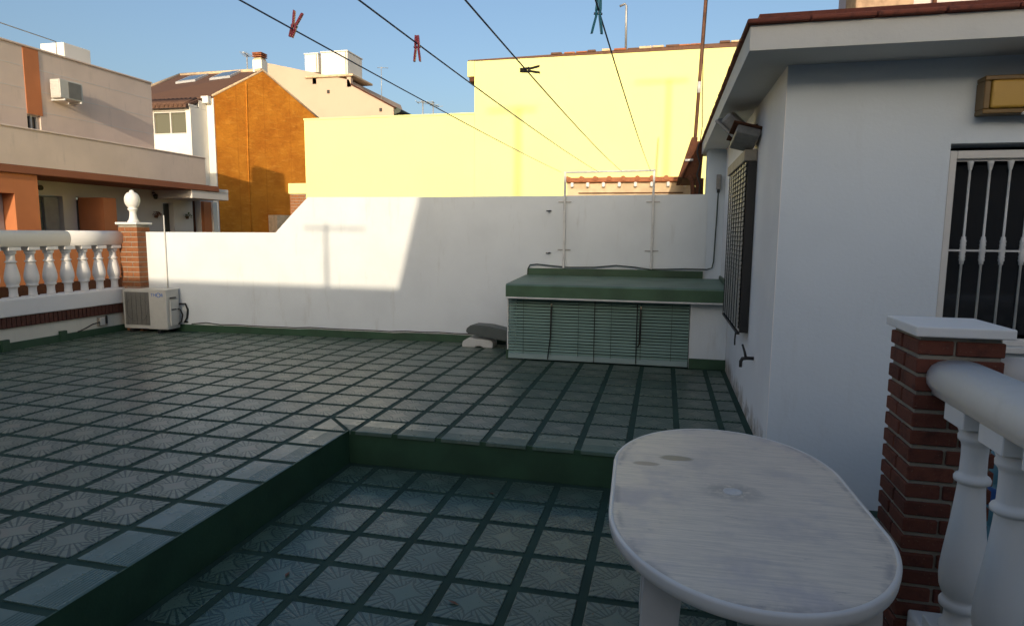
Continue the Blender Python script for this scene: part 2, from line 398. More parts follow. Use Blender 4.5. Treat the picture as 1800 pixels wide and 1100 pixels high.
# nosing tiles with anti-slip grooves along the edge
def nosing(pts_fn, length, clip=None):
    """local: u along edge, v from joint (0) to edge (0.25)"""
    b = bmesh.new(); V = .262; edges = [0.0, .150]
    for k in range(7): edges += [.150+k*.0145, .150+k*.0145+.004, .150+k*.0145+.0055, .150+k*.0145+.0105]
    prof = [(J/2, 0)]; v = .150
    for k in range(7): prof += [(v, 0), (v+.002, -.0018), (v+.0065, -.0018), (v+.0085, 0)]; v += .0150
    prof += [(V-.006, 0), (V+.004, -.004), (V+.005, -.024)]
    A = []; B = []
    for vv, zz in prof:
        u0 = J/2; u1 = length-J/2
        if clip == 'start': u0 = J/2+ (vv*1.0)
        if clip == 'end': u1 = length-J/2-vv
        A.append(b.verts.new(pts_fn(u0, vv, zz))); B.append(b.verts.new(pts_fn(u1, vv, zz)))
    for k in range(len(prof)-1): b.faces.new((A[k], B[k], B[k+1], A[k+1]))
    # skirts closing the ends and the back
    for L_ in (A, B):
        bot = [b.verts.new(Vector(q.co)+Vector((0, 0, -.012))) for q in L_]
        for k in range(len(prof)-1): b.faces.new((L_[k], L_[k+1], bot[k+1], bot[k]))
    bmesh.ops.recalc_face_normals(b, faces=b.faces[:])
    return b
for j in range(-19, 0):
    y0 = j*T; b = nosing(lambda u, v, zz, y0=y0: (v, y0+u, zz+.0005), T, 'end' if j == -1 else None)
    if j == -1:
        b.free(); b = nosing(lambda u, v, zz: (v, -T+u, zz+.0005), T, 'end')
    part('nosing_tile', b, 'nosing', upper)
for i in range(0, 9):
    x0 = i*T; x1 = T
    b = nosing(lambda u, v, zz, x0=x0: (x0+u, -v, zz+.0006), T, 'start' if i == 0 else None); part('nosing_tile', b, 'nosing', upper)
b = nosing(lambda u, v, zz: (9*T+u, -v, zz+.0006), .17); part('nosing_tile', b, 'nosing', upper)

# ================================================================== BACK WALL
def wall_line(bm, prof_top, z0, front, back):
    """vertical wall following yb(x): prof_top list of (x, z)"""
    q = bmesh.new(); n = len(prof_top)
    def ring(off, lo): return [q.verts.new((x, yb(x)+off, z0 if lo else z)) for x, z in prof_top]
    F0, F1, K0, K1 = ring(front, True), ring(front, False), ring(back, True), ring(back, False)
    for i in range(n-1):
        q.faces.new((F0[i], F0[i+1], F1[i+1], F1[i])); q.faces.new((K0[i+1], K0[i], K1[i], K1[i+1]))
        q.faces.new((F1[i], F1[i+1], K1[i+1], K1[i])); q.faces.new((F0[i+1], F0[i], K0[i], K0[i+1]))
    q.faces.new((F0[0], F1[0], K1[0], K0[0])); q.faces.new((F0[-1], K0[-1], K1[-1], F1[-1]))
    bmesh.ops.recalc_face_normals(q, faces=q.faces[:]); merge(bm, q); return bm
bw = thing('boundary_wall', 'white rendered terrace wall with a sloping step in its top, half in sunlight', 'wall', (-1, 3.3, 0))
part('wall', wall_line(BM(), [(-4.334, 1.285), (-3.4, 1.288), (-2.48, 1.292), (-2.26, 1.51), (-2.03, 1.727), (-.6, 1.727), (1.1, 1.738), (2.72, 1.752)], -3.6, 0, .22), 'white_wall', bw)
part('skirting', wall_line(BM(), [(-4.334, .085), (-2, .085), (.70, .085)], -.02, -.018, -.0005), 'green_paint', bw)

# ================================================================== HOUSE on the right
hs = thing('house', 'white rendered house with wide eaves and red tile edge on the right', 'house', (5, 2, LZ))
HX, HY, WX0, WZ0, WZ1 = 2.895, -.155, 3.722, .735, 1.798
WX1 = 4.92
bm = BM()
box(bm, (HX+.004, HY, -3.6), (WX0, HY+.22, 2.232)); box(bm, (WX0, HY, -3.6), (WX1, HY+.22, WZ0)); box(bm, (WX0, HY, WZ1), (WX1, HY+.22, 2.232)); box(bm, (WX1, HY, -3.6), (10, HY+.22, 2.232))
part('front_wall', bm, 'house_white', hs)
bm = BM(); box(bm, (HX, HY+.0005, -3.6), (HX+.004, HY+.22, 2.2315)); box(bm, (HX, HY+.22, -3.6), (HX+.22, 4.2, 2.2315))
part('side_wall', bm, 'house_side_white', hs)
part('return_wall', bx((2.705, yb(2.7)+.012, -3.6), (HX, 3.75, 2.2315)), 'house_white', hs)
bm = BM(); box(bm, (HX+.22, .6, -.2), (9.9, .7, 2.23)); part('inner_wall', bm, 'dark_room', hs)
part('rear_wall', bx((HX+.22, 4.0, -3.6), (10, 4.2, 2.23)), 'house_white', hs)
# eaves slab, front and side
bm = BM(); box(bm, (2.655, -.50, 2.232), (10.2, 4.05, 2.352)); part('eaves_slab', bm, 'soffit', hs)
rf = part('roof', bx((2.70, -.45, 2.353), (10.2, 4.03, 2.42)), 'roof_red', hs)
x = 2.635
me1 = mesh_of(bx((-.145, -.16, 0), (.145, .16, .024), .008, 2), 'edge_tile', 'roof_red')
for k in range(24): inst('edge_tile', me1, (2.78+k*.296, -.372, 2.3545), rf, (0, 0, random.uniform(-.006, .006)))
me2 = mesh_of(bx((-.16, -.145, 0), (.16, .145, .024), .008, 2), 'edge_tile', 'roof_red')
for k in range(15): inst('edge_tile', me2, (2.792, -.06+k*.296, 2.3550), rf, (random.uniform(-.006, .006), 0, random.uniform(-.02, .02)))
# front window with recess and iron grille
wi = part('window', bx((WX0+.04, -.018, WZ0+.045), (WX1-.04, -.012, WZ1-.045)), 'glass_dark', hs)
fr = BM(); y0, y1 = -.152, -.10
box(fr, (WX0+.001, y0, WZ0+.001), (WX0+.036, y1, WZ1-.037), .004); box(fr, (WX1-.036, y0, WZ0+.001), (WX1-.001, y1, WZ1-.037), .004)
box(fr, (WX0+.036, y0, WZ1-.080), (WX1-.036, y1, WZ1-.037), .004); box(fr, (WX0+.036, y0, WZ0+.001), (WX1-.036, y1, WZ0+.030), .004)
part('frame', fr, 'frame_cream', wi)
part('sill', bx((WX0-.02, HY-.035, WZ0-.035), (WX1+.02, HY+.06, WZ0-.001), .005), 'frame_cream', wi)
gr = thing('window_grille', 'white iron grille of turned bars over the dark front window', 'grille', (4.3, -.17, .75))
GY = -.128
for k in range(12):
    x = 3.832+k*.0925; b = BM()
    lathe(b, [(.0062, .745), (.0062, 1.165), (.011, 1.168), (.011, 1.182), (.0155, 1.19), (.0125, 1.2), (.0155, 1.21), (.0125, 1.22), (.0155, 1.23), (.0125, 1.24), (.0155, 1.25), (.0125, 1.26), (.0155, 1.27), (.0125, 1.28), (.0155, 1.29), (.011, 1.30), (.011, 1.312), (.0062, 1.315), (.0062, 1.66), (.009, 1.665), (.014, 1.695), (.016, 1.705), (.009, 1.712)], (x, GY, 0), 12)
    part('bar', b, 'steel_white', gr)
for z, h in ((1.24, .010), (.768, .014), (1.712, .010)): part('rail', bx((WX0+.037, GY-.005, z-h/2), (WX1-.037, GY+.005, z+h/2)), 'steel_white', gr)
# amber lamp box
lp = thing('box_lamp', 'amber box lamp with brown frame high on the house front', 'wall lamp', (4.1, -.2, 1.93))
part('lens', bx((3.845, -.262, 1.955), (4.60, -.232, 2.092), .012, 3), 'lamp_amber', lp)
b = BM(); box(b, (3.815, -.250, 1.930), (4.63, -.1555, 1.954), .004); box(b, (3.815, -.250, 2.093), (4.63, -.1555, 2.117), .004); box(b, (3.815, -.250, 1.9545), (3.844, -.1555, 2.0925), .004); box(b, (4.601, -.250, 1.9545), (4.63, -.1555, 2.0925), .004)
part('frame', b, 'lamp_frame', lp)
for x in (3.99, 4.45):
    for z in (2.112, 1.921): part('clip', bx((x, -.256, z), (x+.035, -.235, z+.014), .003), 'frame_cream', lp)
# side blind on the house
sb = thing('slat_blind', 'long roll-down slat blind hanging outside the house side window', 'blind', (2.84, 1.5, .62))
sy0, sy1 = .90, 2.10
part('head_board', bx((2.805, sy0-.02, 1.835), (2.893, sy1+.05, 1.915), .004), 'board_weathered', sb)
nsl = 34
me = mesh_of(bx((-.0035, -(sy1-sy0)/2, -.0150), (.0035, (sy1-sy0)/2, .0150), .002), 'slat', 'slat_shade')
for k in range(nsl): inst('slat', me, (2.822, (sy0+sy1)/2, 1.815-k*.0355), sb, (0, .16, 0))
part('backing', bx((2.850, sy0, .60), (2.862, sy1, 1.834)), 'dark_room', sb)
for y in [sy0+.08+.174*q for q in range(7)]: part('cord', tube(BM(), [(2.817, y, 1.84), (2.814, y, .61)], .0035, 6), 'cable_black', sb)
part('gap_shade', bx((2.832, sy0-.025, .60), (2.892, sy0-.002, 1.834), .003), 'black_plastic', sb)  # black strip stands in for the shadowed gap between blind and wall
part('bottom_bar', bx((2.812, sy0-.02, .585), (2.836, sy1, .602), .003), 'black_plastic', sb)
part('cord_end', tube(BM(), [(2.812, sy0+.02, .60), (2.808, sy0+.015, .54), (2.81, sy0+.02, .50)], .006, 6), 'black_plastic', sb)
# flood lights under the eaves
fl = thing('floodlight', 'battered grey floodlight tilted under the house eaves', 'floodlight', (2.8, .95, 2.0))
b = bmesh.new(); q = BM(); box(q, (-.11, -.15, -.045), (.11, .15, .05), .02, 2); merge(b, q, Matrix.Translation((2.765, 1.05, 2.10)) @ Matrix.Rotation(.75, 4, 'Y') @ Matrix.Rotation(.25, 4, 'X'))
part('housing', b, 'flood_grey', fl)
b = bmesh.new(); q = BM(); box(q, (-.13, -.17, -.010), (.13, .17, .012), .005); merge(b, q, Matrix.Translation((2.722, 1.06, 2.068)) @ Matrix.Rotation(.75, 4, 'Y') @ Matrix.Rotation(.25, 4, 'X'))
part('rim', b, 'galvanised', fl)
b = bmesh.new(); q = BM(); box(q, (-.08, -.14, -.03), (.08, .14, .03), .012, 2); merge(b, q, Matrix.Translation((2.80, .86, 1.985)) @ Matrix.Rotation(.25, 4, 'Y') @ Matrix.Rotation(-.3, 4, 'X'))
part('ballast_box', b, 'flood_grey', fl)
b = bmesh.new(); q = BM(); box(q, (-.10, -.15, -.006), (.10, .15, .006), .002); merge(b, q, Matrix.Translation((2.795, .86, 2.022)) @ Matrix.Rotation(.25, 4, 'Y') @ Matrix.Rotation(-.3, 4, 'X'))
part('lid', b, 'timber_brown', fl)
part('bracket', tube(BM(), [(2.893, .95, 2.09), (2.83, .95, 2.08), (2.80, 1.0, 2.09)], .012, 6), 'black_plastic', fl)
# tap
tp = thing('garden_tap', 'small dark brass tap on the white house side wall', 'tap', (2.86, .52, .45))
part('body', tube(BM(), [(2.894, .52, .478), (2.85, .52, .478), (2.822, .52, .474), (2.812, .52, .455), (2.812, .52, .415)], [.012, .012, .013, .012, .011], 10), 'lamp_black', tp)
part('handle', tube(BM(), [(2.842, .52, .486), (2.835, .53, .52), (2.822, .56, .565)], [.009, .008, .007], 8), 'lamp_black', tp)
# cable drop and junction near the corner
jb = thing('conduit_box', 'small grey junction box at the top of a black wall cable', 'junction box', (2.84, 3.2, 1.72))
part('box', bx((2.80, 3.365, 1.80), (2.85, 3.408, 1.96), .006), 'flood_grey', jb)
part('gland', tube(BM(), [(2.825, 3.386, 1.80), (2.825, 3.386, 1.765)], .016, 8), 'black_plastic', jb)
single('wall_cable', tube(BM(), [(2.825, 3.386, 1.77), (2.822, 3.39, 1.55), (2.815, 3.39, 1.25), (2.81, 3.39, 1.02), (2.795, 3.385, .945), (2.74, 3.38, .928), (2.5, 3.372, .930), (2.3, 3.362, .922), (2.12, 3.35, .918), (1.95, 3.345, .94), (1.75, 3.338, .955), (1.5, 3.325, .93), (1.2, 3.312, .925), (1.0, 3.303, .940), (.84, 3.296, .955), (.76, 3.292, .945), (.735, 3.288, .90), (.733, 3.285, .82)], .0075, 7), 'cable_green', 'dark cable running down the wall corner and along the green hutch back', 'cable')

# ================================================================== GREEN HUTCH (low counter with blinds)
hu = thing('storage_hutch', 'low storage hutch with sloping green painted top against the white wall', 'hutch', (1.8, 2.8, 0))
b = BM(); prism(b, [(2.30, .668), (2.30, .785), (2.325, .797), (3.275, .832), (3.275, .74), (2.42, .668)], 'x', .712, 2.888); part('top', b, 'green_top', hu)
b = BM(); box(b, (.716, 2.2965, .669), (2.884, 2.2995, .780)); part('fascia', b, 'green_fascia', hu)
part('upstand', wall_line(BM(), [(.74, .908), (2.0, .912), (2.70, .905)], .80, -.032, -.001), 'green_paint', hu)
part('side_upstand', bx((2.868, 2.32, .80), (2.8935, 3.33, .865), .004), 'green_paint', hu)
part('edge_trim', bx((.716, 2.294, .650), (2.886, 2.318, .667), .003), 'trim_white', hu)
part('side_panel', bx((2.545, 2.43, 0.0), (2.893, 2.50, .668)), 'white_wall', hu)
part('skirting', bx((2.548, 2.414, 0.0), (2.8935, 2.4295, .10)), 'green_paint', hu)
part('left_post', bx((.702, 2.415, .10), (.716, 2.50, .660), .002), 'trim_white', hu)
part('left_plinth', bx((.690, 2.425, 0), (.716, 3.25, .10), .002), 'green_paint', hu)
part('inner_shade', bx((.761, 2.60, 0), (2.544, 2.64, .667)), 'dark_room', hu)  # near-black board stands in for the shade inside the hutch
part('left_wall', bx((.717, 2.51, 0), (.76, 3.25, .668)), 'white_wall', hu)
for bi, (x0, x1, lab) in enumerate(((.718, 1.612, 'teal plastic slat blind on the left half of the green hutch'), (1.616, 2.538, 'teal plastic slat blind on the right half of the green hutch'))):
    bl = thing('slat_blind', lab, 'blind', ((x0+x1)/2, 2.42, 0), 'hutch blinds')
    me = mesh_of(bx((-(x1-x0)/2, -.0015, -.0140), ((x1-x0)/2, .0015, .0140), .0008), 'slat', 'slat')
    part('head_rail', bx((x0, 2.405, .625), (x1, 2.432, .649), .003), 'slat', bl)
    for k in range(18): inst('slat', me, ((x0+x1)/2, 2.418, .607-k*.0310), bl, (-random.uniform(.66, .80), random.uniform(-.0012, .0012), 0))
    part('bottom_rail', bx((x0, 2.408, .010), (x1, 2.428, .066), .004), 'slat_light', bl)
    for t in (.18, .5, .82): part('ladder_cord', tube(BM(), [(x0+t*(x1-x0), 2.403, .63), (x0+t*(x1-x0), 2.403, .06)], .0018, 5), 'cable_black', bl)
    cx = x0+.455*(1 if bi == 0 else 1)
    part('pull_cord', tube(BM(), [(cx, 2.395, .60), (cx, 2.385, .52), (cx-.005, 2.388, .25 if bi == 0 else .22), (cx-.02, 2.392, .14 if bi == 0 else .20), (cx-.035, 2.40, .02 if bi == 0 else .19)], [.006, .010, .008, .005, .005], 6), 'cable_black', bl)
    part('cord_tip', tube(BM(), [(cx, 2.395, .60), (cx, 2.394, .575)], .009, 8), 'board_weathered', bl)
    if bi == 1: part('second_cord', tube(BM(), [(cx-.035, 2.398, .62), (cx-.035, 2.398, .02)], .005, 6), 'cable_black', bl)
single('blind_divider', bx((1.6105, 2.400, .01), (1.6175, 2.4035, .648)), 'cable_black', 'thin dark strip between the two hutch blinds', 'strip')
# boxes on the floor beside the hutch
wb = thing('plastic_tray', 'white plastic box with a notch, lying on the tiles by the hutch', 'box', (.2, 3.05, 0))
b = BM(); prism(b, [(.03, 0.0), (.20, 0.0), (.20, .018), (.275, .018), (.275, 0.0), (.40, 0.0), (.405, .055), (.37, .088), (.11, .108), (.04, .066)], 'y', 2.96, 3.16); bmesh.ops.bevel(b, geom=[e for e in b.edges], offset=.008, segments=2, affect='EDGES'); part('body', b, 'white_plastic', wb)
gc = thing('grey_case', 'grey hard plastic case resting on the white box beside the hutch', 'case', (.38, 3.05, .1))
b = bmesh.new(); q = BM(); prism(q, [(-.29, -.045), (-.31, 0), (-.25, .062), (-.05, .078), (.22, .055), (.29, .03), (.29, -.06), (.10, -.06)], 'y', -.12, .12); bmesh.ops.bevel(q, geom=q.edges[:], offset=.012, segments=2, affect='EDGES'); merge(b, q, Matrix.Translation((.395, 3.04, .175)) @ Matrix.Rotation(.10, 4, 'Y') @ Matrix.Rotation(-.1, 4, 'Z')); part('shell', b, 'grey_case', gc)
b = bmesh.new(); q = BM(); box(q, (.06, -.09, .058), (.25, .09, .074), .006, 2); merge(b, q, Matrix.Translation((.395, 3.04, .175)) @ Matrix.Rotation(.17, 4, 'Y') @ Matrix.Rotation(-.1, 4, 'Z')); part('lid_panel', b, 'grey_case', gc)
part('foot', bx((.55, 2.97, 0), (.67, 3.14, .125), .01), 'black_plastic', gc)
# cable along the back wall foot
pts = []; x = -3.72
while x < .10:
    pts.append((x, yb(x)-.014, .098+random.uniform(-.004, .012)+(.012 if -3.7 < x < -3.4 else 0))); x += .21
pts += [(.12, yb(.1)-.03, .15)]
single('floor_cable', tube(BM(), pts, .0065, 6), 'cable_black', 'thin black cable lying on the green skirting of the back wall', 'cable')
pts2 = [(p[0]+.05, p[1]+.002, p[2]-.012) for p in pts[2:]]
single('floor_cable', tube(BM(), pts2, .0055, 6), 'cable_white', 'thin white cable under the black cable along the back wall', 'cable')
# ================================================================== CLOTHES LINE FRAME
cf = thing('clothes_drying_rack', 'white painted steel clothesline frame standing above the white wall', 'frame', (1.64, 3.28, .92))
for x in (1.150, 2.135):
    yy = yb(x)-.025
    part('post', bx((x-.012, yy-.012, .915), (x+.012, yy+.012, 2.005), .002), 'steel_white', cf)
    for z in (1.125, 1.668):
        b = BM(); box(b, (x-.075, yy+.0125, z-.006), (x+.075, yy+.0175, z+.006)); tube(b, [(x-.062, yy+.0125, z), (x-.062, yy+.006, z)], .006, 8); tube(b, [(x+.062, yy+.0125, z), (x+.062, yy+.006, z)], .006, 8); part('clamp', b, 'steel_grey', cf)
b = BM(); tube(b, [(1.138, yb(1.15)-.025, 1.995), (2.147, yb(2.135)-.025, 2.010)], .016, 4); part('top_bar', b, 'steel_white', cf)
for z, lab in ((1.568, 'small dark metal hook high on the white wall beside the frame'), (1.088, 'small dark metal hook low on the white wall beside the frame')):
    h = thing('wall_hook', lab, 'hook', (.985, 3.3, z))
    yy = yb(.985); part('plate', lathe(BM(), [(.016, -.003), (.016, .003)], (.985, yy-.004, z), 10), 'steel_grey', h)
    part('peg', tube(BM(), [(.985, yy, z), (.985, yy-.03, z), (.965, yy-.045, z-.004), (.945, yy-.045, z-.002)], .0075, 6), 'lamp_black', h)
# lines and pegs
def lz(y, s): t = (y+2.2)/5.5; return 1.995-s+s*t*t
LN = [(1.115, 1.115, .055, 'leftmost blue clothesline, carrying the tilted red peg'), (1.53, 1.44, .082, 'second clothesline from the left, carrying the upright red peg'), (1.79, 1.745, .100, 'third clothesline from the left, carrying the dark peg'), (2.10, 2.075, .105, 'rightmost clothesline, carrying the teal peg')]
def lx(k, y): a, b = LN[k][:2]; return a+(b-a)*(3.25-y)/8.95
for k, (a, bq, s, lab) in enumerate(LN):
    pts = [(lx(k, y), y, lz(y, s)) for y in [3.25+(-5.78-3.25)*i/40 for i in range(41)]]
    single('clothesline', tube(BM(), pts, .0026, 6), 'line_blue', lab, 'clothesline', 'clotheslines over the terrace')
def peg(name, mat, lab, k, y, open_, rot, size=1.0, shift=0.0):
    p = Vector((lx(k, y), y, lz(y, LN[k][2])))
    t = thing('clothes_peg', lab, 'peg', p, 'pegs on the clotheslines')
    t.rotation_mode = 'XYZ'; 
    M = Matrix.Rotation(rot[2], 4, 'Z') @ Matrix.Rotation(rot[1], 4, 'Y') @ Matrix.Rotation(rot[0], 4, 'X')
    for s in (-1, 1):
        q = BM(); prism(q, [(s*.0006, .036*size), (s*.0065, .037*size), (s*.0085, .012*size), (s*.0075, -.004*size), (s*(.007+open_*.6), -.030*size), (s*(.005+open_), -.044*size), (s*(.001+open_*.8), -.043*size), (s*.0015, -.004*size), (s*.0025, .010*size), (s*.0006, .016*size)], 'y', -.0055, .0055)
        bmesh.ops.translate(q, verts=q.verts, vec=(0, 0, shift)); b = bmesh.new(); merge(b, q, Matrix.Translation(p) @ M); part('jaw', b, mat, t)
    q = BM(); tube(q, [(-.011, 0, .001+shift), (.011, 0, .001+shift)], .0032, 8); b = bmesh.new(); merge(b, q, Matrix.Translation(p) @ M); part('spring', b, 'galvanised', t)
peg('a', 'peg_red', 'dark red clothes peg tilted upside down on the leftmost line', 0, -2.16, .011, (math.pi, .33, .25), 1.0, -.012)
peg('b', 'peg_red', 'dark red clothes peg hanging straight on the second line', 1, -2.03, .007, (0, 0.0, .15), 1.0, -.012)
peg('c', 'peg_dark', 'dark brown clothes peg lying sideways on the third line', 2, -1.70, .009, (0, -1.62, .2), .9, -.010)
peg('d', 'peg_teal', 'teal clothes peg on the rightmost line at the picture top', 3, -2.30, .011, (0, .05, .2), 1.1, -.012)

# ================================================================== LEFT BALUSTRADE, PIER, AC
LXB = -4.60
BAL_H = {}
def baluster_mesh(H, W, name='baluster', n=20, sq=None, low=False):
    """H total height, W max belly radius"""
    b = BM(); s = sq or W*1.02
    box(b, (-s, -s, 0), (s, s, H*(.022 if low else .055)), .003); box(b, (-s*.92, -s*.92, H*.925), (s*.92, s*.92, H), .003)
    P = [(.80, .055), (.82, .075), (.66, .090), (.64, .130), (.68, .150), (.88, .160), (.90, .178), (.82, .190), (.70, .197), (.82, .215), (.95, .245), (1.0, .285), (.99, .33), (.93, .385), (.84, .45), (.74, .52), (.66, .59), (.60, .65), (.575, .685), (.59, .690), (.76, .698), (.77, .712), (.71, .722), (.58, .728), (.56, .74), (.545, .80), (.56, .84), (.60, .855), (.74, .868), (.75, .885), (.70, .893), (.84, .925)]
    if low: P = [(.60, .020), (.58, .06), (.54, .11), (.54, .17), (.60, .215), (.80, .225), (.83, .24), (.74, .252), (.86, .295), (.97, .34), (1.0, .385), (.98, .43), (.91, .49), (.81, .55), (.71, .61), (.63, .66), (.585, .69)]+P[19:]
    lathe(b, [(r*W, z*H) for r, z in P], (0, 0, 0), n)
    return mesh_of(b, name, 'baluster_white')
def rail_prism(bm, axis, c, z0, a, b, w=.165, h=.12):
    P = [(-.40, 0), (-.40, .10), (-.44, .16), (-.50, .30), (-.52, .48), (-.50, .66), (-.44, .82), (-.33, .93), (-.18, .985), (0, 1)]
    P = P+[(-x, z) for x, z in P[-2::-1]]
    prism(bm, [(c+x*w, z0+z*h) for x, z in P], axis, a, b)
    for f in bm.faces:
        if len(f.verts) == 4: f.smooth = True
    return bm
lb = thing('balustrade', 'long white balustrade on a brick-topped kerb at the left terrace edge', 'balustrade', (LXB, 1, 0))
part('kerb', bx((-4.76, -5.8, -.28), (-4.60, 2.944, .243)), 'kerb_white', lb)
part('skirting', bx((-4.598, -5.8, -.01), (-4.578, 2.944, .085)), 'green_paint', lb)
part('base_rail', bx((-4.745, -5.8, .366), (-4.560, 2.944, .555), .012, 2), 'baluster_white', lb)
b = BM(); y = -5.79
while y < 2.89:
    box(b, (-4.765, y, .246), (-4.572, y+.046, .364), .003); y += .055
o = part('brick_course', b, 'brick_brown', lb); o['kind'] = 'stuff'
part('bedding', bx((-4.76, -5.8, .2435), (-4.585, 2.944, .3655)), 'mortar', lb)
me = baluster_mesh(.565, .074, sq=.078, low=True)
for k in range(38): inst('baluster', me, (-4.65, 2.862-k*.2235, .553), lb, (0, 0, random.uniform(-.03, .03)))
b = BM(); rail_prism(b, 'y', -4.65, 1.118, 2.19, 2.944, .19, .178); part('handrail', b, 'baluster_white', lb)
b = BM(); rail_prism(b, 'y', -4.65, 1.118, -5.8, 2.184, .19, .178); part('handrail', b, 'baluster_white', lb)
# brick pier with ball finial
def pier_bricks(s, wdt, course, h, n, z0, cx, cy, mat, parent, joined):
    out = BM() if joined else None; L = s-wdt-.010
    mx = mesh_of(bx((-L/2, -wdt/2, -h/2), (L/2, wdt/2, h/2), .003), 'brick', mat); my = mesh_of(bx((-wdt/2, -L/2, -h/2), (wdt/2, L/2, h/2), .003), 'brick', mat)
    e = s/2
    for k in range(n):
        z = z0+k*course+h/2; f = 1 if k % 2 == 0 else -1
        for me, px, py in ((mx, -f*(e-L/2), -e+wdt/2), (my, e*f-f*wdt/2, -(e-L/2)), (mx, f*(e-L/2), e-wdt/2), (my, -f*(e-wdt/2), e-L/2)):
            loc = Vector((cx+px, cy+py, z+random.uniform(-.001, .001)))
            if joined:
                q = bmesh.new(); q.from_mesh(me); merge(out, q, Matrix.Translation(loc))
            else: inst('brick', me, loc+Vector((random.uniform(-.0015, .0015), random.uniform(-.0015, .0015), 0)), parent, (0, 0, random.uniform(-.008, .008)))
    if joined:
        o = part('bricks', out, mat, parent); o['kind'] = 'stuff'
pr = thing('brick_pier', 'sunlit orange brick pier with a white ball finial at the terrace corner', 'pier', (-4.48, 3.055, 0))
PCX, PCY, PW, PD = -4.480, 3.055, .290, .215
b = BM(); z = 0.0; k = 0
while z < 1.33:
    x0 = PCX-PW/2; x1 = PCX+PW/2; y0 = PCY-PD/2; y1 = PCY+PD/2; sp = x0+(.19 if k % 2 else .10)
    box(b, (x0, y0, z), (sp-.004, y1, z+.052), .002); box(b, (sp+.004, y0, z), (x1, y1, z+.052), .002); z += .0645; k += 1
o = part('bricks', b, 'brick_orange', pr); o['kind'] = 'stuff'
part('core', bx((PCX-PW/2+.006, PCY-PD/2+.006, -.28), (PCX+PW/2-.006, PCY+PD/2-.006, 1.376)), 'mortar', pr)
part('cap', bx((PCX-.165, PCY-.135, 1.378), (PCX+.165, PCY+.135, 1.408), .006), 'baluster_white', pr)
part('finial', lathe(BM(), [(0.0675, 1.408), (0.0702, 1.4242), (0.0558, 1.4384), (0.0495, 1.4574), (0.0414, 1.4954), (0.0396, 1.5334), (0.0468, 1.5619), (0.0594, 1.5714), (0.0594, 1.5828), (0.0468, 1.5923), (0.0648, 1.6113), (0.0846, 1.6426), (0.0927, 1.6854), (0.09, 1.7234), (0.0774, 1.7595), (0.0576, 1.7823), (0.0315, 1.7956), (0.027, 1.8041), (0.0216, 1.8184), (0.0054, 1.8241)], (PCX, PCY, 0), 28), 'baluster_white', pr)
# air conditioner
ac = thing('air_conditioner', 'white air conditioner outdoor unit with blue lettering on the terrace floor', 'air conditioner', (-4.2, 2.95, 0))
AX0, AX1, AY0, AY1, AZ0, AZ1 = -4.525, -3.865, 2.845, 3.075, .045, .555
part('casing', bx((AX0, AY0, AZ0), (AX1, AY1, AZ1), .012, 3), 'ac_white', ac)
g = part('fan_grille', bx((AX0+.035, AY0-.004, AZ0+.05), (AX0+.405, AY0-.0005, AZ1-.035), .002), 'ac_grey', ac)
for k in range(19): part('louvre', bx((AX0+.040, AY0-.0125, AZ0+.066+k*.0222), (AX0+.400, AY0-.0045, AZ0+.072+k*.0222)), 'ac_grey', g)
for k in range(5): part('louvre_bar', bx((AX0+.075+k*.07, AY0-.0165, AZ0+.055), (AX0+.079+k*.07, AY0-.0128, AZ1-.04)), 'ac_grey', g)
part('fan_ring', tube(BM(), [(AX0+.22+.165*math.cos(a*math.pi/16), AY0-.010, .30+.165*math.sin(a*math.pi/16)) for a in range(33)], .004, 6, False), 'ac_grey', g)
part('top_lid', bx((AX0-.004, AY0-.004, AZ1-.018), (AX1+.004, AY1+.004, AZ1+.004), .005, 2), 'ac_white', ac)
for x in (AX0+.10, AX1-.14): part('foot', bx((x, AY0-.02, 0), (x+.05, AY1+.02, AZ0-.001), .003), 'black_plastic', ac)
part('side_cover', bx((AX1+.0005, AY0+.05, .09), (AX1+.022, AY1-.04, .42), .006, 2), 'ac_white', ac)
for z in (.44, .29): part('side_handle', bx((AX1+.0005, AY0+.06, z), (AX1+.0245, AY0+.15, z+.018), .002), 'ac_dark', ac)
part('pipe', tube(BM(), [(AX1+.01, AY0+.17, .30), (AX1+.05, AY0+.18, .29), (AX1+.065, AY0+.20, .22), (AX1+.05, AY0+.19, .13), (AX1+.02, AY0+.17, .10)], .010, 8), 'black_plastic', ac)
part('pipe', tube(BM(), [(AX1+.02, AY0+.20, .36), (AX1+.08, AY0+.24, .36), (AX1+.095, AY0+.26, .28), (AX1+.085, AY0+.25, .17), (AX1+.05, AY0+.24, .12), (AX1+.12, AY0+.33, .11)], .012, 8), 'black_plastic', ac)
def letters(txt, size, loc, mat, parent):
    c = bpy.data.curves.new('lettering', 'FONT'); c.body = txt; c.size = size; c.extrude = .0012
    o = bpy.data.objects.new('tmp', c); COL.objects.link(o); bpy.context.view_layer.update()
    me = bpy.data.meshes.new_from_object(o.evaluated_get(bpy.context.evaluated_depsgraph_get())); bpy.data.objects.remove(o)
    me.materials.clear(); me.materials.append(MATS[mat])
    w_ = max(v.co.x for v in me.vertices)
    inst('lettering', me, loc, parent, (math.pi/2, 0, 0)); return w_
xx = AX0+.435; zz = .468
for ch, sz in (('T', .058), ('H', .058), ('O', .086), ('R', .058)):
    wv = letters(ch, sz, (xx, AY0-.0018, zz-(.010 if ch == 'O' else 0)), 'logo_blue', ac); xx += wv+.004
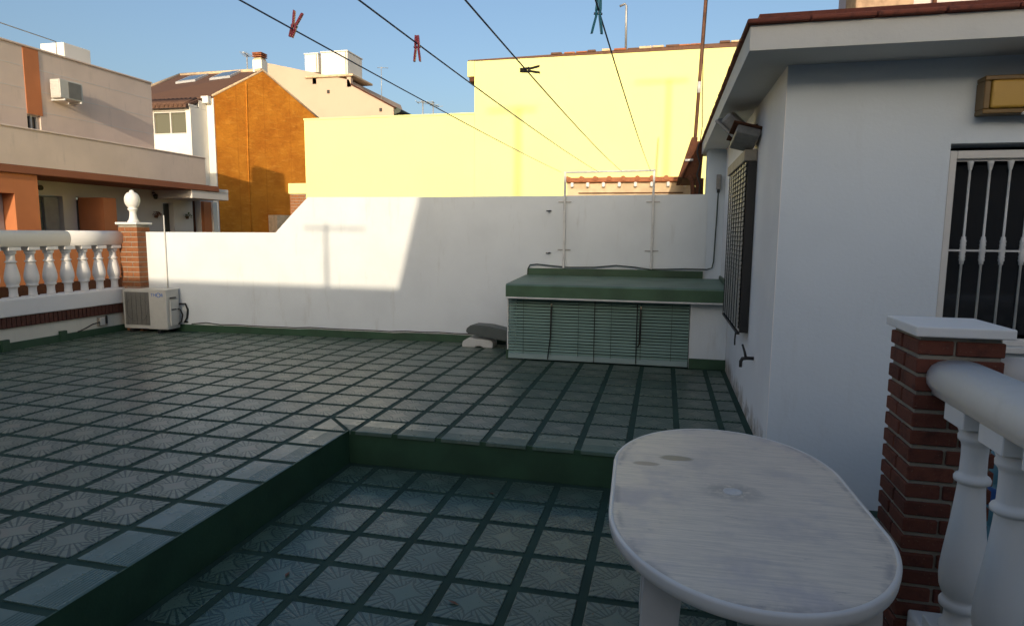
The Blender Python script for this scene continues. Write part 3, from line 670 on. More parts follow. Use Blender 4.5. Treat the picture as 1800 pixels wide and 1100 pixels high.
# socket and cable on the left kerb
sk = thing('socket_box', 'small weathered socket box on the kerb beside the air conditioner', 'socket', (-4.58, 2.58, .12))
part('plate', bx((-4.599, 2.505, .105), (-4.585, 2.655, .225), .004), 'board_weathered', sk)
part('cover', bx((-4.5845, 2.53, .115), (-4.565, 2.60, .215), .006), 'ac_white', sk)
part('clip', bx((-4.5845, 2.62, .13), (-4.572, 2.645, .235), .003), 'black_plastic', sk)
single('kerb_cable', tube(BM(), [(-4.575, 2.52, .16), (-4.572, 2.42, .15), (-4.572, 2.32, .115), (-4.570, 2.24, .094), (-4.566, 2.20, .090)], .007, 6), 'cable_black', 'short black cable running from the socket box to the kerb skirting', 'cable')
for y, lab in ((1.97, 'green painted block on the kerb skirting, nearer the air conditioner'), (1.28, 'green painted block on the kerb skirting at the picture left edge')):
    single('drain_block', bx((-4.60, y, .0), (-4.556, y+.085, .128), .005), 'green_paint', lab, 'block')
# thin mast standing behind the low wall
single('thin_mast', tube(BM(), [(-4.045, yb(-4.045)-.012, .10), (-4.045, yb(-4.045)-.012, 1.50)], .0075, 8), 'cable_white', 'thin pale pipe rising up the low wall above the air conditioner', 'pipe')

# ================================================================== FRONT RIGHT: PILLAR, BALUSTRADES, TABLE
pl = thing('brick_pillar', 'dark red brick pillar with a flat white cap in the right foreground', 'pillar', (3.2925, -1.4175, LZ))
QX, QY, QS = 3.2925, -1.4175, .272
pier_bricks(QS, .112, .0655, .050, 18, LZ+.010, QX, QY, 'brick_red', pl, False)
part('core', bx((QX-QS/2+.010, QY-QS/2+.010, LZ), (QX+QS/2-.010, QY+QS/2-.010, .968)), 'mortar', pl)
part('cap', bx((3.140, -1.577, .966), (3.446, -1.259, 1.002), .005, 2), 'baluster_white', pl)
rb = thing('balustrade', 'white balustrade running from the brick pillar towards the camera', 'balustrade', (3.28, -2.5, LZ))
b = BM(); rail_prism(b, 'y', 3.285, .762, -5.0, -1.5555, .185, .125); part('handrail', b, 'baluster_white', rb)
part('base_rail', bx((3.195, -5.0, LZ), (3.375, -1.5555, -.048), .010, 2), 'baluster_white', rb)
me = baluster_mesh(.815, .068, n=32, sq=.078)
for k in range(13): inst('baluster', me, (3.285, -1.735-k*.245, -.051), rb)
r2_ = thing('balustrade', 'cream balustrade going right from the brick pillar in front of the window', 'balustrade', (5, -1.4, LZ))
b = BM(); rail_prism(b, 'x', -1.4175, .745, 3.4305, 8.5, .17, .135); part('handrail', b, 'baluster_white', r2_)
part('base_rail', bx((3.4305, -1.50, LZ), (8.5, -1.335, -.05), .010, 2), 'baluster_white', r2_)
me = baluster_mesh(.80, .068, sq=.076)
for k in range(18): inst('baluster', me, (3.86+k*.26, -1.4175, -.053), r2_)
# blue drum beyond the balusters
dr = thing('plastic_drum', 'pale blue plastic drum behind the white balusters at the right', 'drum', (3.93, -.75, LZ))
part('body', lathe(BM(), [(.13, LZ), (.15, LZ+.02), (.152, LZ+.20), (.147, LZ+.21), (.152, LZ+.22), (.152, LZ+.40), (.147, LZ+.41), (.152, LZ+.42), (.150, LZ+.52), (.12, LZ+.58), (.06, LZ+.60), (.05, LZ+.61)], (3.93, -.75, 0), 28), 'drum_blue', dr)
part('label', lathe(BM(), [(.1525, LZ+.30), (.1535, LZ+.31), (.1535, LZ+.385), (.1525, LZ+.395)], (3.93, -.75, 0), 28), 'drum_label', dr)
part('lid', lathe(BM(), [(.058, LZ+.605), (.058, LZ+.64), (.05, LZ+.645)], (3.93, -.75, 0), 20), 'drum_label', dr)
# oval plastic table
TC = Vector((2.516, -1.968, 0)); TZ = .496; tr = .042
tb = thing('oval_table', 'weathered white plastic oval garden table in the foreground', 'table', (TC.x, TC.y, LZ)); tb.rotation_euler = (0, 0, tr)
def oval(a, b_, s, n=24):
    P = []
    for q in range(4):
        for k in range(n):
            t = (q+k/n)*math.pi/2; x = a*math.cos(t); y = (b_-s)*math.sin(t); P.append((x, y+(s if t < math.pi else -s)))
    return P
def ovring(off, z): return [Vector((TC.x+x, TC.y+y, z)) for x, y in oval(.386-off, .684-off, .20)]
def ovloft(levels, cap0=True, cap1=True):
    q = bmesh.new(); R = [[q.verts.new(p) for p in ovring(o, z)] for o, z in levels]; n = len(R[0])
    for a, b_ in zip(R, R[1:]):
        for k in range(n): f = q.faces.new((a[k], a[(k+1) % n], b_[(k+1) % n], b_[k])); f.smooth = True
    if cap0: q.faces.new(R[0][::-1])
    if cap1: q.faces.new(R[-1])
    bmesh.ops.recalc_face_normals(q, faces=q.faces[:]); return q
part('top', ovloft([(.030, TZ-.012), (.0150, TZ-.0035), (.0135, TZ-.0012)]), 'table_plastic', tb)
part('rim', ovloft([(.020, TZ-.037), (.007, TZ-.039), (.003, TZ-.036), (.001, TZ-.022), (0, TZ-.008), (.0015, TZ-.003), (.005, TZ-.0004), (.009, TZ), (.0125, TZ-.0008), (.0165, TZ-.006)], False, False), 'table_rim', tb)
part('underside', ovloft([(.06, TZ-.030), (.0205, TZ-.022), (.0205, TZ-.0135)]), 'table_leg', tb)
b = BM(); lathe(b, [(.030, TZ-.004), (.030, TZ+.0006), (.024, TZ+.001), (.022, TZ-.001), (.012, TZ-.001)], (TC.x, TC.y, 0), 24); part('hole_plug', b, 'table_leg', tb)
for sx, sy in ((-1, -1), (1, -1), (-1, 1), (1, 1)):
    b = bmesh.new(); cx, cyy = TC.x+sx*(.232 if sy < 0 else .20), TC.y+sy*.43
    def Lsec(z, w, ox, oy): return [b.verts.new((cx+ox*sx+px*sx, cyy+oy*sy+py*sy, z)) for px, py in ((w, w), (-w, w), (-w, w-.03), (w-.03, w-.03), (w-.03, -w), (w, -w))]
    A = Lsec(TZ-.028, .050, 0, 0); B = Lsec(LZ+.002, .036, .035, .035)
    for k in range(6): b.faces.new((A[k], A[(k+1) % 6], B[(k+1) % 6], B[k]))
    b.faces.new(A); b.faces.new(B[::-1]); bmesh.ops.recalc_face_normals(b, faces=b.faces[:]); part('leg', b, 'table_leg', tb)

# dry leaves and grit blown over the lower tiles
b = bmesh.new(); random.seed(11)
for k in range(70):
    up = random.random() < .35
    x, y, z = (random.uniform(-3.5, 2.6), random.uniform(.1, 2.2), .001) if up else (random.uniform(.35, 2.1), random.uniform(-3.0, -.32), LZ+.001)
    big = k < 9; L_ = random.uniform(.018, .034) if big else random.uniform(.003, .008); a = random.uniform(0, 6.28); d = Vector((math.cos(a), math.sin(a), 0)); e = Vector((-d.y, d.x, 0)); c = Vector((x, y, z))
    V = [b.verts.new(c-d*L_), b.verts.new(c+e*L_*.35+Vector((0, 0, L_*.25))), b.verts.new(c+d*L_+Vector((0, 0, L_*.2))), b.verts.new(c-e*L_*.35+Vector((0, 0, L_*.12)))]
    b.faces.new(V[:3]); b.faces.new((V[0], V[2], V[3]))
o = part('leaf_litter', b, 'pot_brown'); o['kind'] = 'stuff'; o['label'] = 'scattered dry leaves and grit on the terrace tiles'; o['category'] = 'leaf litter'
# ================================================================== NEIGHBOURS
# ---- yellow building behind the wall
YY = 9.4
yl = thing('yellow_building', 'tall pale yellow blank-walled building behind the terrace wall, in full sun', 'building', (0, 12, -3.6))
part('low_wall', bx((-5.745, YY, -3.6), (-1.742, 15, 3.79)), 'yellow_wall', yl)
part('low_coping', bx((-5.76, YY-.012, 3.791), (-1.743, 15, 3.83), .006), 'yellow_wall', yl)
part('high_wall', bx((-1.74, YY+.003, -3.6), (5.1, 15, 4.87)), 'yellow_wall', yl)
part('cornice', bx((-1.895, YY-.012, 4.56), (-1.742, 15, 4.875), .01), 'yellow_wall', yl)
part('cornice_underside', bx((-1.86, YY+.02, 4.47), (-1.7425, 15, 4.559), .004), 'timber_brown', yl)
b = BM(); random.seed(3); x = -1.88
prism(b, [(-1.88, 4.876), (5.1, 4.876), (5.1, 4.985), (-1.88, 4.90)], 'y', YY+.002, 15); part('roof', b, 'roof_brown', yl)
for k in range(19):
    x = -.1+k*.25+random.uniform(-.03, .03)
    if random.random() < .25: continue
    z = 4.905+(x+1.88)*.0125
    part('verge_tile', bx((x, YY-.035+random.uniform(0, .03), z-.012), (x+random.uniform(.16, .26), YY+.25, z+random.uniform(.014, .034)), .006), random.choice(('roof_brown', 'cream_wall', 'tile_orange')), yl)
bp = thing('brick_parapet', 'short orange brick stub with yellow capping at the yellow building corner', 'brick wall', (-5.95, 9.45, -3.6))
b = BM(); z = 1.2; k = 0
while z < 2.12:
    for i in range(3):
        x0 = -6.19+i*.16-(.08 if k % 2 else 0); box(b, (max(x0, -6.19), YY+.035, z), (min(x0+.148, -5.765), YY+.25, z+.055))
    z += .068; k += 1
o = part('bricks', b, 'brick_orange', bp); o['kind'] = 'stuff'
part('core', bx((-6.18, YY+.045, -3.6), (-5.77, YY+.24, 2.16)), 'mortar', bp)
part('capping', bx((-6.22, YY+.02, 2.161), (-5.752, YY+.28, 2.40), .01), 'yellow_wall', bp)
part('ledge', bx((-5.74, YY-.03, 2.06), (-2.4, YY-.001, 2.085), .004), 'yellow_wall', yl)
# ---- low house with corbelled tile eave behind the clothesline frame
ce = thing('tiled_outbuilding', 'low cream outbuilding with orange tile eave seen over the wall', 'outbuilding', (1.75, 5.6, -3.6))
part('wall', bx((.88, 5.26, -3.6), (2.62, 6.4, 2.03)), 'cream_wall', ce)
rf = part('roof', bx((.86, 5.24, 2.08), (2.64, 6.4, 2.10)), 'tile_orange', ce)
for k in range(9): part('roof_tile', tube(BM(), [(.90+k*.195, 5.17, 2.082), (.90+k*.195, 6.4, 2.112)], .035, 8), 'tile_orange', rf)
part('fascia', bx((.87, 5.19, 2.031), (2.63, 5.30, 2.079), .01), 'tile_orange', ce)
for k in range(8): part('corbel', bx((.94+k*.222, 5.19, 1.965), (.985+k*.222, 5.259, 2.030), .01), 'baluster_white', ce)
part('ledge', bx((1.05, 5.235, 1.878), (2.5, 5.259, 1.890)), 'timber_brown', ce)
# ---- brown eave and gutter by the house corner
bg_ = thing('timber_eave', 'dark brown timber eave end and gutter between house and wall', 'eave', (2.6, 4.2, 1.8))
b = BM(); prism(b, [(2.40, 1.97), (2.45, 1.97), (2.60, 2.37), (2.60, 2.42), (2.535, 2.42)], 'y', 3.80, 5.1); part('barge_board', b, 'timber_brown', bg_)
b = BM(); prism(b, [(2.452, 1.965), (2.66, 1.965), (2.68, 2.40), (2.602, 2.38)], 'y', 3.86, 5.05); part('eave_boards', b, 'timber_brown', bg_)
part('post', bx((2.60, 3.82, -3.6), (2.69, 3.90, 1.96), .004), 'timber_brown', bg_)
part('downpipe', tube(BM(), [(2.52, 3.80, 1.985), (2.56, 3.81, 1.93), (2.575, 3.82, 1.80), (2.575, 3.82, -3.5)], .028, 10), 'timber_brown', bg_)
part('bracket', tube(BM(), [(2.47, 3.78, 2.16), (2.56, 3.79, 2.165)], .014, 8), 'steel_white', bg_)
part('cable_bundle', tube(BM(), [(2.62, 3.80, 2.36), (2.60, 3.78, 2.25), (2.64, 3.78, 2.12), (2.61, 3.78, 2.0), (2.65, 3.79, 1.88), (2.64, 3.8, 1.76)], .010, 6), 'cable_black', bg_)
bp_ = thing('roof_mast', 'rusty brown mast pole rising beside the house eaves', 'mast', (2.59, 4.2, 2.0))
part('pole', tube(BM(), [(2.572, 4.2, 1.97), (2.650, 4.2, 4.30)], [.022, .019], 10), 'rust_pole', bp_)
part('sleeve', tube(BM(), [(2.606, 4.2, 2.99), (2.611, 4.2, 3.12)], .0235, 10), 'steel_white', bp_)
part('cable', tube(BM(), [(2.635, 4.18, 2.30), (2.665, 4.18, 2.60), (2.650, 4.18, 2.95), (2.640, 4.18, 3.4), (2.668, 4.18, 4.28)], .005, 6), 'cable_black', bp_)
# ---- upper-right: rendered chimney and pink wall beyond the roof
single('rendered_chimney', bx((5.30, 8.5, -3.6), (6.19, 9.2, 8.5), .01), 'rough_render', 'rough brown rendered stack above the house roof', 'chimney')
pk = thing('pink_building', 'pale pink house wall rising behind the red roof edge', 'building', (9, 10, -3.6))
part('wall', bx((6.24, 8.9, -3.6), (16, 14, 8.0)), 'pink_wall', pk)
part('drainpipe', tube(BM(), [(6.62, 8.85, -3.5), (6.62, 8.85, 8.0)], .035, 8), 'timber_brown', pk)
part('roof', bx((6.1, 8.7, 8.001), (16.1, 14.1, 8.12)), 'roof_red', pk)

# ---- gable house with sprayed foam wall
gh = thing('gable_house', 'house with bright orange foam-covered gable wall and brown tiled roof', 'house', (-12, 15, -3.6))
GX = -10.5
GP = Vector((-10.5, 12.6, 0)); GU = Vector((math.sin(math.radians(25)), math.cos(math.radians(25)), 0)); GN = Vector((GU.y, -GU.x, 0))
def gp(t, z, o=0): return GP+GU*t+GN*o+Vector((0, 0, z))
b = bmesh.new(); prof = [(0, -3.6), (4.0, -3.6), (4.0, 4.70), (1.56, 6.13), (0, 5.15)]
A = [b.verts.new(gp(t, z)) for t, z in prof]; B = [b.verts.new(gp(t, z, -.12)) for t, z in prof]
b.faces.new(A); b.faces.new(B[::-1])
for k in range(5): b.faces.new((A[k], B[k], B[(k+1) % 5], A[(k+1) % 5]))
bmesh.ops.recalc_face_normals(b, faces=b.faces[:]); part('gable_wall', b, 'foam_gable', gh)
part('verge', tube(BM(), [gp(-.05, 5.15, -.02), gp(1.56, 6.17, -.02), gp(4.0, 4.74, -.02)], .040, 4), 'cream_wall', gh)
part('foam_seam', tube(BM(), [gp(.98, 1.0, .003), gp(.96, 3.2, .003), gp(1.0, 5.7, .003)], .018, 6), 'foam_gable', gh)
b = bmesh.new()
TP = [Vector((-13.85, 12.25, 4.99)), gp(-.10, 5.12, -.03), gp(1.56, 6.15, -.03), Vector((-13.6, 15.0, 6.42)), gp(4.0, 4.70, -.03), Vector((-13.6, 18.2, 5.0))]
V = [b.verts.new(p) for p in TP]; W = [b.verts.new(p-Vector((0, 0, .07))) for p in TP]
for f in ((0, 1, 2), (0, 2, 3), (3, 2, 4), (3, 4, 5)):
    b.faces.new([V[k] for k in f]); b.faces.new([W[k] for k in f[::-1]])
for p, q in ((0, 1), (1, 2), (2, 4), (4, 5), (5, 3), (3, 0)): b.faces.new((V[p], V[q], W[q], W[p]))
bmesh.ops.recalc_face_normals(b, faces=b.faces[:]); rf = part('roof', b, 'roof_brown', gh)
# sloping lower roof over the window block, continuing the same plane
b = BM(); prism(b, [(11.72, 4.76), (12.41, 5.065), (12.41, 4.985), (11.72, 4.68)], 'x', -13.9, -10.75); part('lower_roof', b, 'roof_brown', rf)
for k in range(21): part('eave_tile', tube(BM(), [(-13.82+k*.147, 11.68, 4.745), (-13.82+k*.147, 12.3, 5.02)], .052, 8), 'roof_brown', rf)
part('ridge', tube(BM(), [(-13.6, 15.0, 6.42), gp(1.56, 6.17, -.05)], .06, 6), 'cream_wall', rf)
part('left_verge', tube(BM(), [(-13.84, 12.3, 5.02), (-13.6, 15.0, 6.42)], .06, 6), 'cream_wall', rf)
sl = (TP[2]-TP[0]).cross(TP[3]-TP[0]); sl = sl if sl.z > 0 else -sl
def rz(x, y): return TP[0].z-(sl.x*(x-TP[0].x)+sl.y*(y-TP[0].y))/sl.z
for x0, y0 in ((-12.75, 13.75), (-11.45, 13.65)):
    for nm, mt, g, h0, h1 in (('skylight', 'skylight_frame', 0, -.02, .06), ('pane', 'glass_sky', .07, .0615, .068)):
        b = bmesh.new(); c4 = [(x0+g, y0+g), (x0+.72-g, y0+g), (x0+.72-g, y0+.62-g), (x0+g, y0+.62-g)]
        A = [b.verts.new((x, y, rz(x, y)+h0)) for x, y in c4]; B = [b.verts.new((x, y, rz(x, y)+h1)) for x, y in c4]
        b.faces.new(A[::-1]); b.faces.new(B)
        for k in range(4): b.faces.new((A[k], A[(k+1) % 4], B[(k+1) % 4], B[k]))
        s_ = part(nm, b, mt, rf if nm == 'skylight' else s_)
b = BM(); prism(b, [(-13.7, 12.6), (-10.63, 12.6), (-9.2, 15.7), (-13.7, 17.5)], 'z', -3.6, 4.6); part('body', b, 'facade_white', gh)
part('pilaster', bx((-10.74, 12.56, -3.6), (-10.512, 12.597, 5.08), .004), 'facade_white', gh)
part('corbel_stone', bx((-10.80, 12.40, 4.92), (-10.56, 12.55, 5.12), .01), 'facade_white', gh)
WB = 11.885
b = BM()
for lo, hi in (((-13.7, -3.6), (-10.745, 3.985)), ((-13.7, 4.635), (-10.745, 4.74)), ((-13.7, 3.985), (-12.015, 4.635)), ((-10.90, 3.985), (-10.745, 4.635))): box(b, (lo[0], WB, lo[1]), (hi[0], 12.57, hi[1]))
part('front_block', b, 'facade_white', gh)
wn = part('window', bx((-11.99, WB+.09, 3.99), (-10.90, WB+.10, 4.63)), 'glass_olive', gh)
b = BM(); box(b, (-12.014, WB+.04, 3.986), (-11.985, WB+.12, 4.634)); box(b, (-10.93, WB+.04, 3.986), (-10.901, WB+.12, 4.634)); box(b, (-11.47, WB+.05, 3.99), (-11.43, WB+.12, 4.63)); box(b, (-11.985, WB+.045, 3.987), (-10.93, WB+.12, 4.03)); box(b, (-11.985, WB+.045, 4.59), (-10.93, WB+.12, 4.633))
part('frame', b, 'frame_cream', wn)
part('roof_infill', bx((-13.7, 12.25, 4.745), (-10.746, 12.595, 4.97)), 'facade_white', gh)
part('fascia', bx((-13.7, WB-.05, 4.742), (-10.74, WB+.3, 4.80), .01), 'facade_white', gh)
ch = part('chimney', bx((-10.22, 14.05, 5.9), (-9.90, 14.37, 6.50), .01), 'facade_white', gh)
part('chimney_pot', bx((-10.19, 14.08, 6.501), (-9.93, 14.34, 6.56)), 'cream_wall', ch)
for z in (6.59, 6.645, 6.69): part('chimney_slab', bx((-10.22, 14.05, z), (-9.90, 14.37, z+.03), .004), 'tile_orange', ch)
part('chimney_core', bx((-10.12, 14.14, 6.56), (-9.98, 14.28, 6.69)), 'lamp_black', ch)
# lower brownish annex against the gable, seen over the wall
an = thing('garden_shed', 'small grey lean-to with white door at the gable foot', 'shed', tuple(gp(1.9, -3.6, .3)))
def gbox(t0, t1, o0, o1, z0, z1):
    b = bmesh.new(); Q = [(t0, o0), (t1, o0), (t1, o1), (t0, o1)]; A = [b.verts.new(gp(t, z0, o)) for t, o in Q]; B = [b.verts.new(gp(t, z1, o)) for t, o in Q]
    b.faces.new(A); b.faces.new(B[::-1])
    for k in range(4): b.faces.new((A[k], B[k], B[(k+1) % 4], A[(k+1) % 4]))
    bmesh.ops.recalc_face_normals(b, faces=b.faces[:]); return b
part('wall', gbox(1.55, 2.5, .02, .5, -3.6, 1.80), 'cream_wall', an); part('door', gbox(1.85, 2.02, .502, .52, -3.6, 1.66), 'steel_white', an)
# ---- beige building with tanks far behind
bb = thing('beige_building', 'pinkish beige building with sloping roofline behind the gable house', 'building', (-13, 26, -3.6))
b = BM(); prism(b, [(-17.0, -3.6), (-9.92, -3.6), (-9.92, 6.89), (-12.0, 7.97), (-12.1, 8.22), (-13.6, 8.55), (-16.0, 9.10), (-17.0, 9.3)], 'y', 24, 30); part('wall', b, 'beige_wall', bb)
part('roof_edge', tube(BM(), [(-9.80, 23.98, 6.88), (-12.0, 23.98, 8.02)], .045, 4), 'timber_brown', bb)
b = BM(); prism(b, [(-9.915, 6.60), (-9.60, 6.72), (-9.58, 6.80), (-9.915, 6.98)], 'y', 24.05, 30); part('gutter', b, 'cable_green', bb)
part('tank_platform', bx((-14.3, 23.9, 8.36), (-11.85, 26, 8.46), .02), 'cream_wall', bb)
part('platform_leg', bx((-13.95, 24.0, 8.10), (-13.75, 24.2, 8.359)), 'beige_wall', bb); part('platform_leg', bx((-12.2, 24.0, 7.9), (-12.0, 24.2, 8.359)), 'beige_wall', bb)
for x, z in ((-13.2, 7.65), (-10.6, 6.75)): part('wall_vent', bx((x, 23.96, z), (x+.12, 23.999, z+.15)), 'lamp_black', bb)
for x0, x1, y0, y1, z0, z1, lab in ((-14.50, -13.80, 24.3, 25.3, 8.70, 9.58, 'white box-shaped rooftop tank, smaller and left of its pair'), (-13.55, -12.20, 24.1, 25.6, 8.465, 9.56, 'white box-shaped rooftop tank, larger and right of its pair')):
    t = thing('water_tank', lab, 'water tank', ((x0+x1)/2, 24.8, z0), 'rooftop tanks')
    part('body', bx((x0, y0, z0), (x1, y1, z1-.06), .03, 2), 'facade_white', t); part('lid', bx((x0-.03, y0-.03, z1-.06), (x1+.03, y1+.03, z1), .02, 2), 'facade_white', t)
    part('strap', bx((x1-.10, y0-.012, z0), (x1-.06, y0-.001, z1-.061)), 'board_weathered', t)
# ---- left house
lh = thing('balcony_house', 'beige house with terracotta bands, long parapet and porch at far left', 'house', (-12, 7, -3.6))
PX, UX, GXW = -9.5, -10.6, -10.7
part('parapet', bx((PX-.15, -4, 2.49), (PX, 10.81, 3.165)), 'left_stone', lh)
part('parapet_coping', bx((PX-.18, -4, 3.166), (PX+.02, 10.83, 3.20), .008), 'left_stone', lh)
part('parapet_end', bx((UX+.02, 10.66, 2.49), (PX-.151, 10.81, 3.165)), 'left_stone', lh); part('end_coping', bx((UX+.02, 10.64, 3.1655), (PX-.181, 10.83, 3.199), .006), 'left_stone', lh)
part('slab', bx((GXW-2.5, -4, 2.335), (PX-.02, 10.95, 2.489)), 'terracotta_shaded', lh)
part('balcony_edge', bx((PX-.0195, -4, 2.34), (PX+.015, 11.3, 2.482), .01), 'terracotta_shaded', lh)
part('porch_beam', bx((GXW+.005, 10.30, 2.13), (PX-.025, 11.72, 2.334), .006), 'left_plaster', lh)
part('beam_top', bx((GXW+.005, 10.955, 2.335), (PX-.0205, 11.72, 2.42), .006), 'left_plaster', lh)
b = BM()
openings = [(6.99, 7.68, 2.03), (8.01, 8.55, 2.035), (10.57, 11.0, 2.03), (11.72, 12.05, 2.18)]
y = -4
for y0, y1, zt in openings+[(12.6, None, None)]:
    box(b, (GXW-.25, y, -3.6), (GXW, y0, 2.334)); 
    if y1: box(b, (GXW-.25, y0, zt), (GXW, y1, 2.334)); y = y1
part('porch_wall', b, 'left_plaster', lh)
d = part('door', bx((GXW-.17, 7.03, -3.6), (GXW-.16, 7.66, 2.02)), 'curtain', lh); b = BM(); box(b, (GXW-.19, 7.32, -3.6), (GXW-.10, 7.66, 2.0)); part('leaf', b, 'shutter_grey', d)
d = part('shutter', bx((GXW-.14, 8.01, -3.6), (GXW-.10, 8.55, 1.98)), 'shutter_grey', lh)
for k in range(16): part('shutter_slat', bx((GXW-.0995, 8.02, 1.92-k*.055), (GXW-.094, 8.54, 1.965-k*.055)), 'shutter_grey', d)
d = part('door', bx((GXW-.18, 10.58, -3.6), (GXW-.15, 10.99, 2.02)), 'door_dark', lh); part('jamb', bx((GXW-.145, 10.58, -3.6), (GXW-.02, 10.64, 2.02)), 'frame_cream', d)
part('recess', bx((GXW-.20, 11.73, -3.6), (GXW-.18, 12.04, 2.17)), 'timber_brown', lh)
part('terracotta_wall', bx((GXW+.001, 12.06, -3.6), (GXW+.10, 12.36, 2.13)), 'terracotta', lh)
part('end_post', bx((GXW+.06, 12.37, -3.6), (GXW+.16, 12.55, 2.129)), 'facade_white', lh)
b = BM(); box(b, (PX-.85, 5.65, -3.6), (PX-.05, 6.13, 2.334)); box(b, (PX-.85, -4, 1.965), (PX-.05, 5.649, 2.334)); part('terracotta_column', b, 'terracotta', lh)
part('column_door', bx((PX-.40, -4, -3.6), (PX-.32, 5.63, 1.96)), 'shutter_grey', lh)
part('terracotta_fin', bx((-10.69, 8.05, -3.6), (-10.0, 8.40, 2.02)), 'terracotta', lh)
b = BM()
wy0, wy1, wz0, wz1 = 6.92, 7.22, 3.20, 3.66
box(b, (UX-.3, -4, 2.49), (UX, wy0, 5.0)); box(b, (UX-.3, wy1, 2.49), (UX, 10.335, 5.0)); box(b, (UX-.3, wy0, wz1), (UX, wy1, 5.0)); box(b, (UX-.3, wy0, 2.49), (UX, wy1, wz0)); part('upper_wall', b, 'left_stone', lh)
part('upper_body', bx((-16, -4, 2.49), (UX-.301, 10.33, 4.98)), 'left_stone', lh)
part('roof_coping', bx((UX-.34, -4, 5.001), (UX+.03, 10.36, 5.04), .008), 'left_stone', lh)
part('terracotta_band', bx((UX+.0005, 6.93, 3.67), (UX+.012, 7.27, 4.998)), 'terracotta', lh)
for z in (4.60, 4.16, 3.74): part('joint_strip', bx((UX+.0005, -4, z), (UX+.004, 6.928, z+.012)), 'left_plaster', lh); part('joint_strip', bx((UX+.0005, 7.272, z), (UX+.004, 10.33, z+.012)), 'left_plaster', lh)
w_ = part('window', bx((UX-.12, 6.93, wz0), (UX-.11, 7.21, wz1)), 'glass_dark', lh)
b = BM(); box(b, (UX-.108, 6.921, wz0), (UX-.07, 6.96, wz1)); box(b, (UX-.108, 7.18, wz0), (UX-.07, 7.219, wz1)); box(b, (UX-.109, 7.055, wz0), (UX-.075, 7.085, wz1)); box(b, (UX-.108, 6.96, wz1-.03), (UX-.07, 7.18, wz1-.001)); part('frame', b, 'steel_white', w_)
part('roof_box', bx((-12.7, 9.2, 4.99), (-12.0, 9.95, 5.78), .01), 'facade_white', lh)
part('antenna_rail', tube(BM(), [(-10.8, 6.2, 5.04), (-10.8, 6.2, 5.40), (-10.8, 7.9, 5.36), (-10.8, 7.9, 5.04)], .012, 6), 'steel_grey', lh)
au = thing('wall_air_conditioner', 'cream air conditioner unit bracketed on the left house upper wall', 'air conditioner', (UX+.2, 7.7, 4.05))
part('casing', bx((UX+.08, 7.42, 4.07), (UX+.34, 7.98, 4.46), .015, 2), 'ac_white', au)
part('side_grille', bx((UX+.10, 7.416, 4.10), (UX+.32, 7.4195, 4.43)), 'steel_white', au)
for k in range(9): part('louvre', bx((UX+.105, 7.408, 4.115+k*.035), (UX+.315, 7.4155, 4.125+k*.035)), 'frame_cream', au)
g = part('fan_grille', bx((UX+.3405, 7.62, 4.10), (UX+.345, 7.93, 4.43)), 'ac_grey', au)
for y in (7.50, 7.90): part('bracket', bx((UX+.001, y, 4.03), (UX+.36, y+.03, 4.068)), 'steel_white', au)
part('pipe', tube(BM(), [(UX+.2, 7.985, 4.12), (UX+.15, 8.06, 4.08), (UX+.02, 8.05, 4.05)], .02, 8), 'ac_white', au)
gw = thing('garden_wall', 'terracotta garden wall in front of the left house, seen between balusters', 'wall', (-9.1, 5, -3.6))
part('wall', bx((-9.2, -4, .30), (-9.0, 11.5, 1.18)), 'terracotta', gw); part('ground_shade', bx((-9.21, -4, -3.6), (-8.98, 11.5, .299)), 'timber_brown', gw)  # dark brown lower band stands in for ground shadow
# porch bits
ln = thing('porch_lantern', 'small black lantern on the left house porch wall', 'lantern', (GXW+.08, 10.27, 2.1))
part('arm', tube(BM(), [(GXW, 10.27, 2.26), (GXW+.08, 10.27, 2.27), (GXW+.10, 10.27, 2.22)], .012, 6), 'lamp_black', ln)
part('body', lathe(BM(), [(.02, 2.10), (.04, 2.11), (.055, 2.19), (.062, 2.20), (.02, 2.235)], (GXW+.10, 10.27, 0), 8, False), 'lamp_black', ln)
single('round_vent', tube(BM(), [(GXW, 7.16, 2.18), (GXW+.04, 7.16, 2.18)], .055, 16), 'lamp_black', 'round dark vent on the porch wall beside the terracotta column', 'vent')
for y, mt, lab in ((10.30, 'pot_brown', 'dried brown hanging plant on the porch wall below the lantern'), (11.42, 'leaf_green', 'fresh green hanging plant on the porch wall, right of the narrow door')):
    pt = thing('hanging_plant', lab, 'plant', (GXW+.06, y, 1.62), 'porch plants')
    part('pot', lathe(BM(), [(.035, 1.62), (.05, 1.70), (.055, 1.705)], (GXW+.062, y, 0), 10), 'pot_brown', pt)
    b = bmesh.new()
    for k in range(46):
        a = random.uniform(0, 6.28); rr = random.uniform(.02, .15); p = Vector((GXW+.065+abs(math.cos(a))*rr*.5, y+math.sin(a)*rr, 1.70+random.uniform(0, .10)-rr*.3)); d_ = Vector((random.uniform(-.2, 1), random.uniform(-1, 1), random.uniform(-.4, 1))).normalized()*.05; s_ = d_.orthogonal().normalized()*.014
        vs = [b.verts.new(p-s_*.3), b.verts.new(p+d_*.5-s_), b.verts.new(p+d_), b.verts.new(p+d_*.5+s_)]; b.faces.new(vs)
    part('foliage', b, mt, pt)

# ---- the gable house and the building behind it stand further off: place their groups there
FS = 1.3
def far(p): return CAM+(Vector(p)-CAM)*FS
for o in [o for o in COL.objects if o.parent is None and (o.name.startswith(('gable_house', 'garden_shed', 'beige_building', 'water_tank')))]:
    o.location = far(o.location); o.scale = (FS, FS, FS)
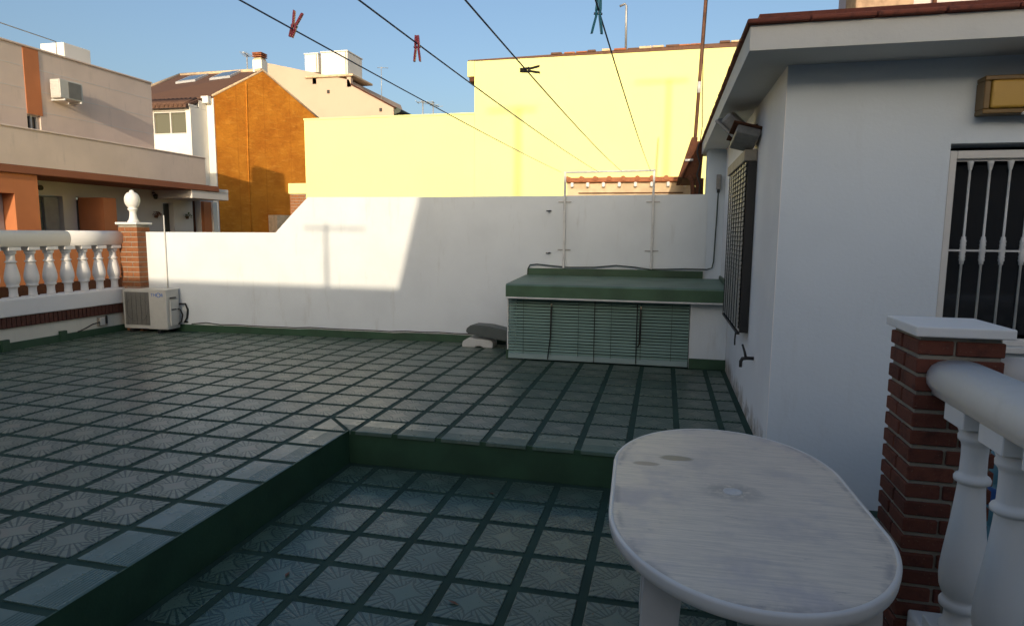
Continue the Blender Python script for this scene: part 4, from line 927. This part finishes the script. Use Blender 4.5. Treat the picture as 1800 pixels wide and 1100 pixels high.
# ---- antennas
def yagi(lab, base, h, boom_dir, boom, bars, mat='steel_grey', r=.014, el=.35):
    t = thing('television_antenna', lab, 'antenna', base); B = Vector(base)
    part('mast', tube(BM(), [B, B+Vector((0, 0, h))], r, 8), mat, t)
    d = Vector(boom_dir).normalized(); s = d.cross(Vector((0, 0, 1))); top = B+Vector((0, 0, h-.06))
    part('boom', tube(BM(), [top-d*boom*.35, top+d*boom*.65], r*.7, 6), mat, t)
    for k in range(bars):
        c = top-d*boom*.33+d*boom*.96*k/max(1, bars-1); part('element', tube(BM(), [c-s*el/2*(1-.3*k/bars), c+s*el/2*(1-.3*k/bars)], r*.42, 5), mat, t)
    return t
yagi('small television antenna on the brown roof beside the chimney', tuple(far((-11.2, 15.2, 5.8))), 1.6, (.3, -1, 0), .7, 5, r=.026, el=.4)
yagi('left one of two small antennas above the yellow low wall', (-4.74, 14.2, 3.83), 1.30, (1, .15, 0), .5, 4, r=.018, el=.45)
yagi('right one of two small antennas above the yellow low wall', (-4.46, 14.3, 3.83), 1.24, (.2, 1, 0), .5, 3, r=.018, el=.35)
dm = thing('roof_pipe', 'pale bent mast pipe on top of the yellow building', 'mast', (1.37, 9.7, 4.9)); part('pipe', tube(BM(), [(1.37, 9.7, 4.9), (1.355, 9.7, 5.86), (1.33, 9.7, 5.90), (1.22, 9.7, 5.86)], .022, 8), 'galvanised', dm)
yagi('faint antenna on the far roof right of the water tanks', tuple(far((-11.4, 26, 7.7))), 2.0, (1, .4, 0), .65, 3, r=.022, el=.4)

# ---- building behind the camera that shades the terrace (its outline gives the lit patch on the white wall)
rw = thing('rear_building', 'plain rendered house behind the camera, lower at the left', 'building', (6, -8, -3.6))
RYB, SB = -8.0, 11.2                       # front of that building and its distance along y from the white wall
def shx(xw): return xw+KX*SB              # where the ray to wall point xw passes
ZL, ZH = .635+MZ*SB, 1.95+MZ*SB
part('low_wing', bx((-14, -16, -3.6), (shx(-1.2), RYB, ZL)), 'rear_wall', rw)
b = BM(); prism(b, [(shx(-1.2)+.001, -3.6), (shx(-.35), -3.6), (shx(-.35), ZH), (shx(-.53), ZH), (shx(-.86), ZL), (shx(-1.2)+.001, ZL)], 'y', RYB-.15, RYB); part('gable_edge', b, 'rear_wall', rw)
b = BM(); prism(b, [(shx(-.35)+.001, RYB), (34, RYB), (34, RYB-5), (shx(-.35)+.8, RYB-5)], 'z', -3.6, ZH); part('tall_wing', b, 'rear_wall', rw)
yagi('television antenna on the low roof behind the camera', (shx(-1.80), RYB-.03, ZL-.02), .80, (1, 0, 0), .80, 6, r=.022, el=.25)
yagi('tall television antenna on the roof behind the camera', (2.25+KX*17.5, RYB-.1, ZH-.02), 3.75, (-1, 0, 0), 1.0, 6, r=.040, el=.5)
yagi('television antenna on the roof far behind the camera', (-.80+KX*22.4, -12.9, 2.6), 6.0, (-1, 0, 0), 1.0, 5, r=.06, el=.5)
